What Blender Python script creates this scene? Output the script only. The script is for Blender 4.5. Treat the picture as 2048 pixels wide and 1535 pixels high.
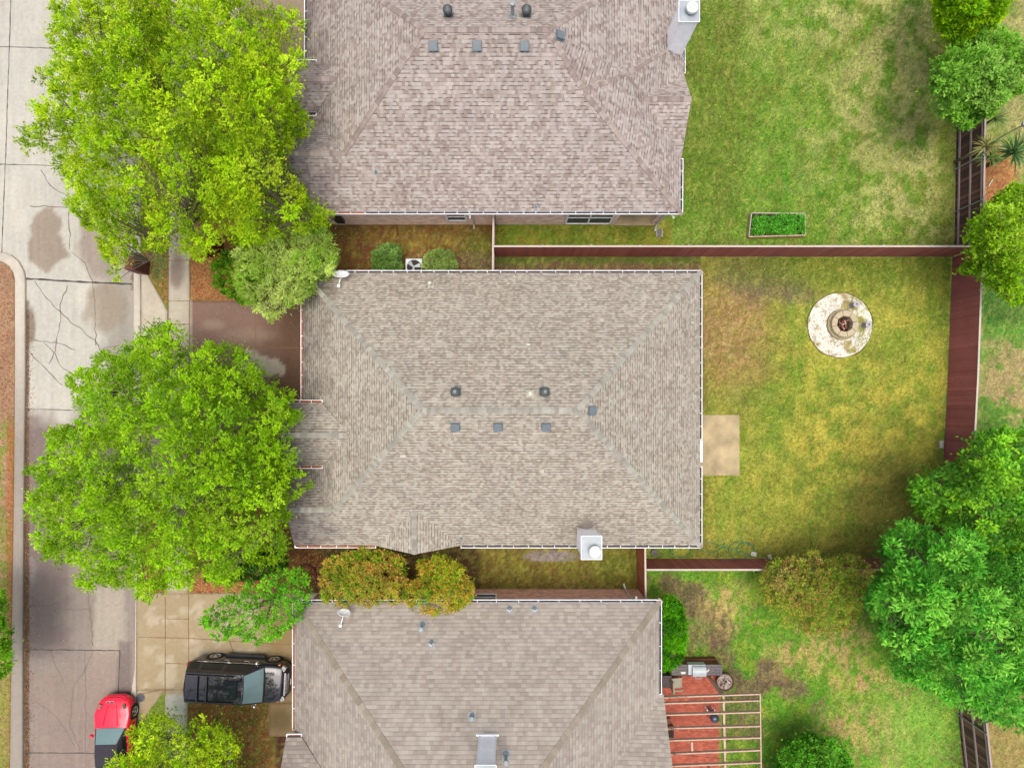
import bpy, math, random
import numpy as np
from mathutils import Vector, Matrix
R = math.radians
sc = bpy.context.scene
for o in list(bpy.data.objects): bpy.data.objects.remove(o)

# ------------------------------------------------------------ camera, light
CX, CY, F, H = 1022.0, 805.0, 1150.0, 29.7
cam = bpy.data.cameras.new('camera'); camo = bpy.data.objects.new('camera', cam); sc.collection.objects.link(camo)
camo.location = (0, 0, H); cam.sensor_width = 36; cam.lens = F/2048*36
cam.shift_y = (CY-767.5)/2048; cam.shift_x = (1024-CX)/2048; cam.clip_end = 2000; cam.clip_start = .1
sc.camera = camo
SUN_EL, SUN_AZ = 86, 200
w = bpy.data.worlds.new('World'); sc.world = w; w.use_nodes = True
nt = w.node_tree; nt.nodes.clear()
sky = nt.nodes.new('ShaderNodeTexSky'); sky.sky_type = 'NISHITA'; sky.sun_disc = False
sky.sun_elevation = R(SUN_EL); sky.sun_rotation = R(SUN_AZ); sky.dust_density = 4; sky.air_density = .5; sky.ozone_density = 1
bg = nt.nodes.new('ShaderNodeBackground'); bg.inputs[1].default_value = .15
wo = nt.nodes.new('ShaderNodeOutputWorld')
nt.links.new(sky.outputs[0], bg.inputs[0]); nt.links.new(bg.outputs[0], wo.inputs[0])
sl = bpy.data.lights.new('sun', 'SUN'); sl.energy = 1.15; sl.angle = R(48); sl.color = (1, .95, .88)
so = bpy.data.objects.new('sun', sl); sc.collection.objects.link(so)
so.rotation_euler = (R(90-SUN_EL), 0, R(180-SUN_AZ))
sc.view_settings.view_transform = 'Standard'; sc.view_settings.look = 'None'
sc.view_settings.exposure = .93; sc.view_settings.gamma = 1
try:
    sc.render.engine = 'CYCLES'
    sc.cycles.max_bounces = 6; sc.cycles.transmission_bounces = 4; sc.cycles.diffuse_bounces = 4
except Exception: pass

# ------------------------------------------------------------ helpers
rnd = random.Random(7)
K = .60                                   # albedo of a surface that would render as full white
def s2l(v):
    v = np.asarray(v, float)/255.
    return np.where(v <= .04045, v/12.92, ((v+.055)/1.055)**2.4)
WB = np.array((.975, 1.03, .985))
def C(r, g, b, k=K): return tuple(float(x) for x in s2l((r, g, b))*k*WB)
def P(px, py, z=0.): return Vector(((px-CX)*(H-z)/F, (CY-py)*(H-z)/F, z))
def plane_pt(px, py, pl):                 # ray through a picture point cut with roof plane z = c + a x + b y
    a, b, c = pl; k = a*(px-CX)/F + b*(CY-py)/F
    return P(px, py, (c+k*H)/(1+k))
def V(*a): return Vector(a)
def link(o, parent=None):
    sc.collection.objects.link(o)
    if parent is not None: o.parent = parent
    return o
def tag(o, label=None, cat=None, group=None, kind=None):
    if label: o['label'] = label
    if cat: o['category'] = cat
    if group: o['group'] = group
    if kind: o['kind'] = kind
    return o
def thing(name, label, cat, loc=(0, 0, 0), rz=0, group=None):
    o = bpy.data.objects.new(name, None); link(o); o.location = loc; o.rotation_euler = (0, 0, rz)
    o.empty_display_size = .2
    return tag(o, label, cat, group)

class MB:
    def __init__(s): s.v = []; s.f = []; s.c = []; s.cur = (1, 1, 1)
    def add(s, vs, fs, M=None):
        n = len(s.v)
        for p in vs:
            p = Vector(p)
            s.v.append(tuple(M @ p) if M is not None else tuple(p)); s.c.append(s.cur)
        s.f += [tuple(i+n for i in f) for f in fs]
        return s
    def box(s, x0, x1, y0, y1, z0, z1, M=None):
        vs = [(x, y, z) for z in (z0, z1) for x, y in ((x0, y0), (x1, y0), (x1, y1), (x0, y1))]
        return s.add(vs, [(3, 2, 1, 0), (4, 5, 6, 7), (0, 1, 5, 4), (1, 2, 6, 5), (2, 3, 7, 6), (3, 0, 4, 7)], M)
    def bar(s, a, b, w, h, up=(0, 0, 1)):
        a, b = Vector(a), Vector(b); d = (b-a); L = d.length
        if L < 1e-6: return s
        d.normalize(); up = Vector(up)
        if abs(d.dot(up)) > .99: up = Vector((1, 0, 0))
        x = d.cross(up).normalized(); z = x.cross(d).normalized()
        M = Matrix(((x.x, d.x, z.x, a.x), (x.y, d.y, z.y, a.y), (x.z, d.z, z.z, a.z), (0, 0, 0, 1)))
        return s.box(-w/2, w/2, 0, L, -h/2, h/2, M)
    def tube(s, pts, rad, n=8, closed=False, cap=True):
        pts = [Vector(p) for p in pts]; m = len(pts)
        if not hasattr(rad, '__len__'): rad = [rad]*m
        rings = []; base = len(s.v)
        for i, p in enumerate(pts):
            if closed: d = pts[(i+1) % m]-pts[i-1]
            else: d = pts[min(i+1, m-1)]-pts[max(i-1, 0)]
            if d.length < 1e-9: d = Vector((0, 0, 1))
            d.normalize(); up = Vector((0, 0, 1)) if abs(d.z) < .95 else Vector((1, 0, 0))
            x = d.cross(up).normalized(); y = x.cross(d)
            for k in range(n):
                a = 2*math.pi*k/n
                s.v.append(tuple(p+(x*math.cos(a)+y*math.sin(a))*rad[i])); s.c.append(s.cur)
        for i in range(m if closed else m-1):
            j = (i+1) % m
            for k in range(n):
                l = (k+1) % n
                s.f.append((base+i*n+k, base+i*n+l, base+j*n+l, base+j*n+k))
        if cap and not closed:
            s.f.append(tuple(base+k for k in range(n))[::-1]); s.f.append(tuple(base+(m-1)*n+k for k in range(n)))
        return s
    def lathe(s, prof, n=16, M=None, sx=1, sy=1):
        vs = []; fs = []
        for r, z in prof:
            for k in range(n):
                a = 2*math.pi*k/n; vs.append((r*math.cos(a)*sx, r*math.sin(a)*sy, z))
        for i in range(len(prof)-1):
            for k in range(n):
                l = (k+1) % n; fs.append((i*n+k, i*n+l, (i+1)*n+l, (i+1)*n+k))
        fs.append(tuple(range(n))[::-1]); fs.append(tuple((len(prof)-1)*n+k for k in range(n)))
        return s.add(vs, fs, M)
    def prism(s, poly, z0, z1):
        n = len(poly); a = sum(poly[i][0]*poly[(i+1) % n][1]-poly[(i+1) % n][0]*poly[i][1] for i in range(n))
        if a < 0: poly = poly[::-1]
        vs = [(p[0], p[1], z0) for p in poly]+[(p[0], p[1], z1) for p in poly]
        fs = [tuple(range(n))[::-1], tuple(range(n, 2*n))]+[(i, (i+1) % n, (i+1) % n+n, i+n) for i in range(n)]
        return s.add(vs, fs)
    def build(s, name, mat, parent=None, smooth=False, bevel=0):
        me = bpy.data.meshes.new(name); me.from_pydata(s.v, [], s.f); me.update()
        ca = me.color_attributes.new('Col', 'FLOAT_COLOR', 'POINT')
        ca.data.foreach_set('color', np.array([(*c, 1) for c in s.c], 'f').ravel())
        me.materials.append(mat)
        if smooth: me.polygons.foreach_set('use_smooth', [True]*len(me.polygons))
        o = bpy.data.objects.new(name, me); link(o, parent)
        if bevel:
            b = o.modifiers.new('bevel', 'BEVEL'); b.width = bevel; b.segments = 2; b.limit_method = 'ANGLE'
        return o

def np_mesh(name, verts, quads, cols, mat, parent=None, smooth=False):
    me = bpy.data.meshes.new(name); nv, nf = len(verts), len(quads); k = quads.shape[1]
    me.vertices.add(nv); me.vertices.foreach_set('co', verts.astype('f').ravel())
    me.loops.add(nf*k); me.loops.foreach_set('vertex_index', quads.astype('i').ravel())
    me.polygons.add(nf); me.polygons.foreach_set('loop_start', np.arange(0, nf*k, k, dtype='i'))
    me.polygons.foreach_set('loop_total', np.full(nf, k, dtype='i'))
    me.update(calc_edges=True)
    ca = me.color_attributes.new('Col', 'FLOAT_COLOR', 'POINT')
    c4 = np.ones((nv, 4), 'f'); c4[:, :3] = np.clip(cols, 0, 1); ca.data.foreach_set('color', c4.ravel())
    me.materials.append(mat)
    if smooth: me.polygons.foreach_set('use_smooth', np.ones(nf, bool))
    o = bpy.data.objects.new(name, me); return link(o, parent)

# value noise
_rs = np.random.RandomState(3); _tab = _rs.rand(256, 256)
def vnoise(x, y):
    xi = np.floor(x).astype(int); yi = np.floor(y).astype(int); fx = x-xi; fy = y-yi
    fx = fx*fx*(3-2*fx); fy = fy*fy*(3-2*fy)
    g = lambda a, b: _tab[a & 255, b & 255]
    return (g(xi, yi)*(1-fx)+g(xi+1, yi)*fx)*(1-fy)+(g(xi, yi+1)*(1-fx)+g(xi+1, yi+1)*fx)*fy
def fbm(x, y, o=4):
    t = 0; a = .5; s = 0
    for i in range(o): t = t+a*vnoise(x+17.3*i, y+9.1*i); s += a; a *= .55; x = x*2.03; y = y*2.03
    return t/s

# ------------------------------------------------------------ materials
def node_mat(name):
    m = bpy.data.materials.new(name); m.use_nodes = True; n = m.node_tree
    b = n.nodes['Principled BSDF']; return m, n, b
def plain(name, col, rough=.6, metal=0, var=.12, scale=6, spec=.5, coat=0, bump=0):
    m, n, b = node_mat(name); b.inputs['Roughness'].default_value = rough; b.inputs['Metallic'].default_value = metal
    b.inputs['Specular IOR Level'].default_value = spec; b.inputs['Coat Weight'].default_value = coat
    tc = n.nodes.new('ShaderNodeTexCoord'); nz = n.nodes.new('ShaderNodeTexNoise'); nz.inputs['Scale'].default_value = scale
    nz.inputs['Detail'].default_value = 6
    mr = n.nodes.new('ShaderNodeMapRange'); mr.inputs['To Min'].default_value = 1-var; mr.inputs['To Max'].default_value = 1+var
    mr.inputs['From Min'].default_value = .3; mr.inputs['From Max'].default_value = .7
    vm = n.nodes.new('ShaderNodeVectorMath'); vm.operation = 'SCALE'; vm.inputs[0].default_value = col
    n.links.new(tc.outputs['Object'], nz.inputs['Vector']); n.links.new(nz.outputs[0], mr.inputs['Value'])
    n.links.new(mr.outputs[0], vm.inputs['Scale']); n.links.new(vm.outputs[0], b.inputs['Base Color'])
    if bump:
        bp = n.nodes.new('ShaderNodeBump'); bp.inputs['Strength'].default_value = bump; bp.inputs['Distance'].default_value = .02
        n.links.new(nz.outputs[0], bp.inputs['Height']); n.links.new(bp.outputs[0], b.inputs['Normal'])
    return m
def attr_mat(name, rough=.9, scales=((3, .1), (18, .2), (70, .25)), bump=.3, trans=0, spec=.3):
    """colour attribute times several octaves of fine noise"""
    m, n, b = node_mat(name); b.inputs['Roughness'].default_value = rough; b.inputs['Specular IOR Level'].default_value = spec
    at = n.nodes.new('ShaderNodeAttribute'); at.attribute_name = 'Col'
    ge = n.nodes.new('ShaderNodeNewGeometry'); last = at.outputs['Color']; h = None
    for s, a in scales:
        nz = n.nodes.new('ShaderNodeTexNoise'); nz.inputs['Scale'].default_value = s; nz.inputs['Detail'].default_value = 4
        n.links.new(ge.outputs['Position'], nz.inputs['Vector'])
        mr = n.nodes.new('ShaderNodeMapRange'); mr.inputs['From Min'].default_value = .3; mr.inputs['From Max'].default_value = .7
        mr.inputs['To Min'].default_value = 1-a; mr.inputs['To Max'].default_value = 1+a; mr.clamp = False
        n.links.new(nz.outputs[0], mr.inputs['Value'])
        vm = n.nodes.new('ShaderNodeVectorMath'); vm.operation = 'SCALE'
        n.links.new(last, vm.inputs[0]); n.links.new(mr.outputs[0], vm.inputs['Scale']); last = vm.outputs[0]; h = nz.outputs[0]
    n.links.new(last, b.inputs['Base Color'])
    if bump and h is not None:
        bp = n.nodes.new('ShaderNodeBump'); bp.inputs['Strength'].default_value = bump; bp.inputs['Distance'].default_value = .03
        n.links.new(h, bp.inputs['Height']); n.links.new(bp.outputs[0], b.inputs['Normal'])
    if trans:
        tr = n.nodes.new('ShaderNodeBsdfTranslucent'); mx = n.nodes.new('ShaderNodeMixShader'); mx.inputs[0].default_value = trans
        out = n.nodes['Material Output']
        n.links.new(last, tr.inputs[0]); n.links.new(b.outputs[0], mx.inputs[1]); n.links.new(tr.outputs[0], mx.inputs[2])
        n.links.new(mx.outputs[0], out.inputs['Surface'])
    return m
def math_n(n, op, a, b=None, c=None):
    x = n.nodes.new('ShaderNodeMath'); x.operation = op
    for i, v in enumerate((a, b, c)):
        if v is None: continue
        if isinstance(v, (int, float)): x.inputs[i].default_value = v
        else: n.links.new(v, x.inputs[i])
    return x.outputs[0]
def shingle(name, dark, mid, light, row=.145, tab=.21, line=.55, line_cov=.5, blotch=.12, stain_shade=.85):
    m, n, b = node_mat(name); b.inputs['Roughness'].default_value = .95; b.inputs['Specular IOR Level'].default_value = .2
    uv = n.nodes.new('ShaderNodeUVMap'); uv.uv_map = 'UVMap'
    sp = n.nodes.new('ShaderNodeSeparateXYZ'); n.links.new(uv.outputs[0], sp.inputs[0])
    vr = math_n(n, 'DIVIDE', sp.outputs[1], row); ri = math_n(n, 'FLOOR', vr); fv = math_n(n, 'FRACT', vr)
    w1 = n.nodes.new('ShaderNodeTexWhiteNoise'); w1.noise_dimensions = '1D'; n.links.new(ri, w1.inputs['W'])
    def tabs(width, k):
        uu = math_n(n, 'ADD', math_n(n, 'DIVIDE', sp.outputs[0], width), math_n(n, 'MULTIPLY', w1.outputs[0], 13.7*k))
        ti = math_n(n, 'FLOOR', uu)
        cb = n.nodes.new('ShaderNodeCombineXYZ'); n.links.new(ti, cb.inputs[0]); n.links.new(ri, cb.inputs[1]); cb.inputs[2].default_value = k
        wn = n.nodes.new('ShaderNodeTexWhiteNoise'); wn.noise_dimensions = '3D'; n.links.new(cb.outputs[0], wn.inputs['Vector'])
        return wn.outputs[0]
    A = tabs(tab, 1.); B = tabs(tab*1.15, 2.); D = tabs(tab*2.3, 3.)
    mixv = math_n(n, 'ADD', math_n(n, 'MULTIPLY', A, .7), math_n(n, 'MULTIPLY', D, .3))
    cr = n.nodes.new('ShaderNodeValToRGB'); e = cr.color_ramp.elements
    e[0].position = .15; e[0].color = (*dark, 1); e[1].position = .85; e[1].color = (*light, 1)
    x = cr.color_ramp.elements.new(.5); x.color = (*mid, 1)
    n.links.new(mixv, cr.inputs[0])
    # printed dark band at the lower edge of the raised tabs
    ln = math_n(n, 'MULTIPLY', math_n(n, 'LESS_THAN', fv, .24), math_n(n, 'LESS_THAN', B, line_cov))
    ln2 = math_n(n, 'MULTIPLY', math_n(n, 'LESS_THAN', fv, .10), .30)
    lf = math_n(n, 'SUBTRACT', 1., math_n(n, 'MAXIMUM', math_n(n, 'MULTIPLY', ln, line), ln2))
    ge = n.nodes.new('ShaderNodeNewGeometry')
    f = lf
    for s, a in ((.55, blotch), (2.2, blotch*.8), (60, .16)):
        nz = n.nodes.new('ShaderNodeTexNoise'); nz.inputs['Scale'].default_value = s; nz.inputs['Detail'].default_value = 5
        n.links.new(ge.outputs['Position'], nz.inputs['Vector'])
        mr = n.nodes.new('ShaderNodeMapRange'); mr.inputs['From Min'].default_value = .3; mr.inputs['From Max'].default_value = .7
        mr.inputs['To Min'].default_value = 1-a; mr.inputs['To Max'].default_value = 1+a
        n.links.new(nz.outputs[0], mr.inputs['Value']); f = math_n(n, 'MULTIPLY', f, mr.outputs[0])
    # tree shade and damp drip stain, both painted in grey-purple towards the west eaves
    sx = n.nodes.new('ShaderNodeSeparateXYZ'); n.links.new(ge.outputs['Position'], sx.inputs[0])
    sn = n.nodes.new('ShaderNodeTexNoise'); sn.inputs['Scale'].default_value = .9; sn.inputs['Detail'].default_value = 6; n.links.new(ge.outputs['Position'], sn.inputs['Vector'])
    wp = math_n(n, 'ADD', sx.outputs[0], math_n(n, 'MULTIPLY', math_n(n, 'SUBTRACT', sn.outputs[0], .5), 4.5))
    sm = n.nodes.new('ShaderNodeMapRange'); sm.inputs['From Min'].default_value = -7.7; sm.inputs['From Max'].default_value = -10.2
    sm.inputs['To Min'].default_value = 0; sm.inputs['To Max'].default_value = stain_shade; n.links.new(wp, sm.inputs['Value'])
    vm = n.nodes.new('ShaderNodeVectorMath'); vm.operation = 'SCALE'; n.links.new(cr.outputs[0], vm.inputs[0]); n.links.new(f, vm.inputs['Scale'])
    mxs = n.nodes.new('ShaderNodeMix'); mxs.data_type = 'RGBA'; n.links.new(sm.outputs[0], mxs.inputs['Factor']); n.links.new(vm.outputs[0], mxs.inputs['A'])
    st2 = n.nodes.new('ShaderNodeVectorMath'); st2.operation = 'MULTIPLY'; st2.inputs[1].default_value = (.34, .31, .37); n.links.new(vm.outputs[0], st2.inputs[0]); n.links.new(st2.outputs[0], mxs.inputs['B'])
    n.links.new(mxs.outputs['Result'], b.inputs['Base Color'])
    hh = math_n(n, 'ADD', math_n(n, 'MULTIPLY', fv, -1.), math_n(n, 'MULTIPLY', B, .5))
    bp = n.nodes.new('ShaderNodeBump'); bp.inputs['Strength'].default_value = .5; bp.inputs['Distance'].default_value = .012
    n.links.new(hh, bp.inputs['Height']); n.links.new(bp.outputs[0], b.inputs['Normal'])
    return m
def brick_mat(name, c1, c2, mortar, scale=1., herring=False, bw=.2, bh=.07, vertical=True):
    m, n, b = node_mat(name); b.inputs['Roughness'].default_value = .9
    ge = n.nodes.new('ShaderNodeNewGeometry'); sp = n.nodes.new('ShaderNodeSeparateXYZ'); n.links.new(ge.outputs['Position'], sp.inputs[0])
    cb = n.nodes.new('ShaderNodeCombineXYZ')
    if vertical:
        n.links.new(math_n(n, 'ADD', sp.outputs[0], sp.outputs[1]), cb.inputs[0]); n.links.new(sp.outputs[2], cb.inputs[1])
    else:
        n.links.new(sp.outputs[0], cb.inputs[0]); n.links.new(sp.outputs[1], cb.inputs[1])
    br = n.nodes.new('ShaderNodeTexBrick'); br.inputs['Scale'].default_value = 1
    br.inputs['Brick Width'].default_value = bw; br.inputs['Row Height'].default_value = bh; br.inputs['Mortar Size'].default_value = .006
    br.inputs['Color1'].default_value = (*c1, 1); br.inputs['Color2'].default_value = (*c2, 1); br.inputs['Mortar'].default_value = (*mortar, 1)
    n.links.new(cb.outputs[0], br.inputs['Vector'])
    nz = n.nodes.new('ShaderNodeTexNoise'); nz.inputs['Scale'].default_value = 2.5; nz.inputs['Detail'].default_value = 6
    n.links.new(ge.outputs['Position'], nz.inputs['Vector'])
    mr = n.nodes.new('ShaderNodeMapRange'); mr.inputs['From Min'].default_value = .3; mr.inputs['From Max'].default_value = .7
    mr.inputs['To Min'].default_value = .75; mr.inputs['To Max'].default_value = 1.2; n.links.new(nz.outputs[0], mr.inputs['Value'])
    vm = n.nodes.new('ShaderNodeVectorMath'); vm.operation = 'SCALE'; n.links.new(br.outputs[0], vm.inputs[0]); n.links.new(mr.outputs[0], vm.inputs['Scale'])
    n.links.new(vm.outputs[0], b.inputs['Base Color'])
    return m

M_ground = attr_mat('ground', scales=((1.2, .1), (7, .2), (30, .3), (90, .3)), bump=.6)
M_conc = attr_mat('concrete', rough=.75, scales=((.8, .04), (5, .06), (60, .08)), bump=.15)
M_leaf = attr_mat('leaf', rough=.6, scales=(), bump=0, trans=.32, spec=.12)
M_blade = attr_mat('blade', rough=.7, scales=(), bump=0, trans=.25)
M_debris = attr_mat('debris', rough=.9, scales=((40, .3),), bump=.2)
M_paintattr = attr_mat('weathered', rough=.8, scales=((2, .08), (25, .1)), bump=.1)
M_wood = attr_mat('fence_wood', rough=.75, scales=((1.2, .1), (22, .14)), bump=.2)
M_bark = plain('bark', C(142, 124, 104), .95, var=.3, scale=9, bump=.6)
M_white = plain('white_metal', (.86, .86, .85), .45, var=.05)
M_white2 = plain('painted_white', (.93, .93, .91), .55, var=.06, scale=3)
M_dark = plain('dark_void', C(45, 40, 36), .8)
M_grey = plain('grey_vent', C(128, 136, 142), .5, var=.08)
M_galv = plain('galvanised', C(176, 180, 182), .45, metal=.1, var=.12)
M_cream = plain('cream_pipe', C(225, 218, 196), .5)
M_glass = plain('window_glass', C(95, 105, 110), .08, var=.1, spec=.8)
M_screen = plain('insect_screen', C(88, 92, 90), .6)
M_brickw = brick_mat('pale_brick', C(250, 216, 200, .98), C(240, 200, 184, .95), C(240, 218, 204, .95))
M_brickr = brick_mat('red_brick', C(140, 78, 60), C(105, 55, 45), C(150, 110, 95), bw=.2, bh=.075)
M_patio = brick_mat('patio_brick', C(224, 118, 90), C(190, 92, 70), C(150, 84, 64), vertical=False, bw=.22, bh=.11)
M_orange = plain('orange_cloth', C(225, 110, 45), .9)
M_slab = plain('slab', C(200, 176, 136), .85, var=.34, scale=1.1)
M_stone = plain('pit_stone', C(212, 192, 158), .9, var=.1, scale=5)
M_rust = plain('rust_iron', C(98, 52, 46), .8, var=.25)
M_gwood = plain('grey_wood', C(128, 116, 118), .85, var=.3, scale=14)
M_bwood = plain('brown_wood', C(150, 95, 62), .8, var=.25, scale=10)
M_pwood = plain('pergola_wood', C(226, 188, 162), .8, var=.14, scale=8)
M_steel = plain('stainless', C(216, 220, 224), .4, metal=.1, var=.05)
M_blue = plain('blue_enamel', C(72, 86, 108), .3, coat=.5)
M_black = plain('black_plastic', (.012, .012, .013), .5)
M_hose = plain('green_hose', C(70, 150, 105), .5)
M_yellow = plain('yellow_plastic', C(225, 215, 60), .5)
M_tan = plain('tan_fabric', C(190, 178, 155), .9, var=.15, scale=20)
M_soil = plain('soil', C(70, 48, 34), .95, var=.3, scale=15, bump=.5)

# ------------------------------------------------------------ surface colour maps (in world metres, masks listed by where they lie)
def ell(x, y, cx, cy, rx, ry, soft=.5, warp=.35, ang=0, ws=.02, seed=0):
    dx = (x-cx); dy = (y-cy); ca, sa = math.cos(R(ang)), math.sin(R(ang))
    u = (dx*ca+dy*sa)/rx; v = (-dx*sa+dy*ca)/ry
    d = np.sqrt(u*u+v*v)+(fbm(x*ws+seed, y*ws+seed*1.7)-.5)*2*warp
    return np.clip((1+soft*.5-d)/max(soft, 1e-3), 0, 1)
def rect(x, y, x0, y0, x1, y1, soft=8, warp=8, ws=.03, seed=0):
    nx = (fbm(x*ws+seed, y*ws)-.5)*2*warp; ny = (fbm(x*ws, y*ws+seed+5)-.5)*2*warp
    x = x+nx; y = y+ny
    d = np.minimum(np.minimum(x-x0, x1-x), np.minimum(y-y0, y1-y))
    return np.clip(d/soft+.5, 0, 1)
def mixc(c, m, col, a=1.):
    m = (m*a)[..., None]; return c*(1-m)+np.array(C(*col))*m
def to_px(X, Y): return CX+X*F/H, CY-Y*F/H

def col_ground(X, Y):
    x, y = to_px(X, Y)
    n1 = fbm(x*.012, y*.012); n2 = fbm(x*.045+40, y*.045, 5); n3 = fbm(x*.05+9, y*.016+3)
    n4 = fbm(x*.16+11, y*.07+70, 3)
    c = np.zeros(x.shape+(3,)); c[:] = np.array(C(118, 142, 48))
    gr = lambda lo, hi, t: np.clip((t-lo)/(hi-lo), 0, 1)
    # back garden of the north house
    m = rect(x, y, 1340, -300, 1925, 503, 4, 3)
    c = mixc(c, m, (108, 148, 40)); c = mixc(c, m*gr(.38, .68, n2), (150, 170, 74), .8)
    c = mixc(c, m*gr(.52, .62, n3), (126, 132, 50), .6)
    for e in ((1790, 210, 150, 330, .75), (1850, 330, 60, 120, .5), (1640, 30, 190, 90, .35)):
        c = mixc(c, m*ell(x, y, *e[:4], soft=1., warp=.7)*gr(.38, .6, n2+.25*(n4-.5)), (202, 192, 126), e[4]*.85)
    c = mixc(c, m*ell(x, y, 1500, 380, 180, 90, soft=1.)*gr(.4, .6, n4), (88, 150, 26), .7)
    c = mixc(c, m*ell(x, y, 1430, 250, 70, 330, soft=1.), (98, 118, 28), .55)
    c = mixc(c, m*rect(x, y, 1870, -50, 1930, 500, 25, 15), (138, 136, 60), .5)
    # back garden of the middle house
    xq = x+(y-520)*.05; m = rect(xq, y, 1380, 503, 1907, 1120, 3, 0)
    c = mixc(c, m, (150, 156, 54)); c = mixc(c, m*gr(.40, .68, n2), (184, 176, 72), .75)
    c = mixc(c, m*gr(.45, .68, n3), (120, 150, 42), .75)
    c = mixc(c, m*ell(x, y, 1455, 660, 95, 150, soft=.9, warp=.6), (164, 130, 80), .95)
    c = mixc(c, m*ell(x, y, 1450, 660, 70, 130, soft=.8, warp=.8)*gr(.45, .6, n4), (196, 164, 110), .7)
    c = mixc(c, m*ell(x, y, 1530, 565, 110, 38, soft=.7, warp=.6, ang=12), (122, 102, 84), .85)
    c = mixc(c, m*ell(x, y, 1640, 540, 260, 36, soft=.9), (104, 122, 32), .7)
    c = mixc(c, m*ell(x, y, 1560, 800, 120, 60, soft=1., warp=.7), (112, 142, 36), .6)
    c = mixc(c, m*ell(x, y, 1740, 860, 190, 150, soft=1., warp=.8)*gr(.36, .66, n2), (206, 188, 76), .75)
    c = mixc(c, m*ell(x, y, 1790, 1030, 100, 110, soft=.9, warp=.6), (160, 126, 78), .3)
    c = mixc(c, m*rect(x, y, 1380, 1062, 1905, 1125, 30, 20), (160, 138, 66), .35)
    c = mixc(c, m*rect(x, y, 1380, 530, 1412, 1100, 14, 8), (128, 98, 48), .55)
    c = mixc(c, m*ell(x, y, 1500, 745, 70, 24, soft=.8), (160, 130, 74), .5)
    # back garden of the south house
    m = rect(x, y, 1280, 1118, 1960, 1800, 4, 2)
    c = mixc(c, m, (100, 158, 34)); c = mixc(c, m*gr(.5, .65, n2), (146, 172, 50), .8)
    c = mixc(c, m*gr(.54, .62, fbm(x*.022+77, y*.022))*gr(.4, .55, n4), (150, 122, 92), .75)
    for e in ((1390, 1195, 75, 26, 30, .85), (1420, 1260, 40, 45, 60, .7), (1450, 1310, 24, 44, -20, .85), (1545, 1350, 26, 36, -30, .9), (1500, 1385, 36, 22, 0, .75),
              (1580, 1375, 46, 24, 25, .8), (1480, 1430, 50, 60, 0, .5)):
        c = mixc(c, m*ell(x, y, e[0], e[1], e[2], e[3], soft=.6, warp=.9, ang=e[4], ws=.04), (122, 94, 80), e[5])
    for e in ((1640, 1310, 90, 40), (1450, 1210, 45, 40), (1690, 1270, 50, 30), (1760, 1360, 80, 24), (1740, 1460, 90, 60)):
        c = mixc(c, m*ell(x, y, *e, soft=.9, warp=.8, ws=.03)*gr(.35, .55, n4), (212, 180, 116), .75)
    c = mixc(c, m*ell(x, y, 1840, 1460, 90, 90, soft=1.), (138, 184, 70), .7)
    # north side passage
    m = rect(x, y, 560, 440, 990, 548, 3, 3)
    c = mixc(c, m, (122, 78, 42)); c = mixc(c, m*ell(x, y, 830, 475, 170, 24, soft=.9, warp=.6)*gr(.35, .6, n4), (140, 116, 44), .85)
    c = mixc(c, m*ell(x, y, 960, 500, 32, 40, soft=.8, warp=.6), (90, 98, 24), .7)
    c = mixc(c, m*ell(x, y, 920, 525, 70, 14, soft=.8, warp=.6), (116, 88, 76), .6)
    m = rect(x, y, 990, 440, 1345, 503, 3, 3)
    c = mixc(c, m, (118, 138, 34)); c = mixc(c, m*gr(.45, .6, n2), (156, 144, 50), .6)
    m = rect(x, y, 990, 503, 1400, 548, 3, 3)
    c = mixc(c, m, (100, 108, 44)); c = mixc(c, m*rect(x, y, 980, 527, 1405, 560, 4, 8), (120, 88, 68), .9)
    # south side passage
    m = rect(x, y, 560, 1090, 1280, 1185, 3, 3)
    c = mixc(c, m, (120, 98, 42)); c = mixc(c, m*gr(.45, .6, n4), (144, 134, 50), .7)
    c = mixc(c, m*ell(x, y, 1240, 1130, 60, 40, soft=.9), (100, 116, 26), .6)
    c = mixc(c, m*ell(x, y, 1105, 1112, 62, 11, soft=.25, warp=.25), (150, 136, 134), 1)
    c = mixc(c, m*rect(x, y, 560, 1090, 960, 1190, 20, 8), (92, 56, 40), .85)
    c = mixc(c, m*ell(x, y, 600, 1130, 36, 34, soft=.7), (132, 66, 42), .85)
    # front gardens
    m = rect(x, y, 283, -300, 604, 602, 3, 2)
    c = mixc(c, m, (128, 104, 52)); c = mixc(c, m*rect(x, y, 378, 440, 500, 604, 10, 8), (214, 146, 96), .9)
    c = mixc(c, m*rect(x, y, 290, 440, 338, 640, 6, 5), (142, 118, 52), .8); c = mixc(c, m*ell(x, y, 318, 528, 14, 32, soft=.8), (58, 118, 66), .8)
    m = rect(x, y, 283, 1000, 604, 1186, 3, 2); c = mixc(c, m, (150, 96, 58)); c = mixc(c, m*rect(x, y, 375, 1150, 520, 1187, 6, 4), (222, 146, 96), .9)
    m = rect(x, y, 374, 1400, 580, 1800, 3, 2)
    c = mixc(c, m, (128, 92, 44)); c = mixc(c, m*gr(.45, .6, n2), (104, 106, 34), .7); c = mixc(c, m*gr(.55, .65, n4), (160, 92, 56), .7)
    c = mixc(c, rect(x, y, 552, 1470, 586, 1700, 3, 1), (84, 44, 32))
    # beyond the east fence
    m = rect(x, y, 1918, -300, 2700, 540, 4, 2)
    c = mixc(c, m, (176, 168, 108)); c = mixc(c, m*gr(.42, .6, n2), (128, 150, 60), .8)
    c = mixc(c, m*ell(x, y, 1985, 345, 44, 62, soft=.4, warp=.4), (196, 122, 80), .95)
    m = rect(x+(y-520)*.05, y, 1907, 520, 2700, 1300, 3, 0)
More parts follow.
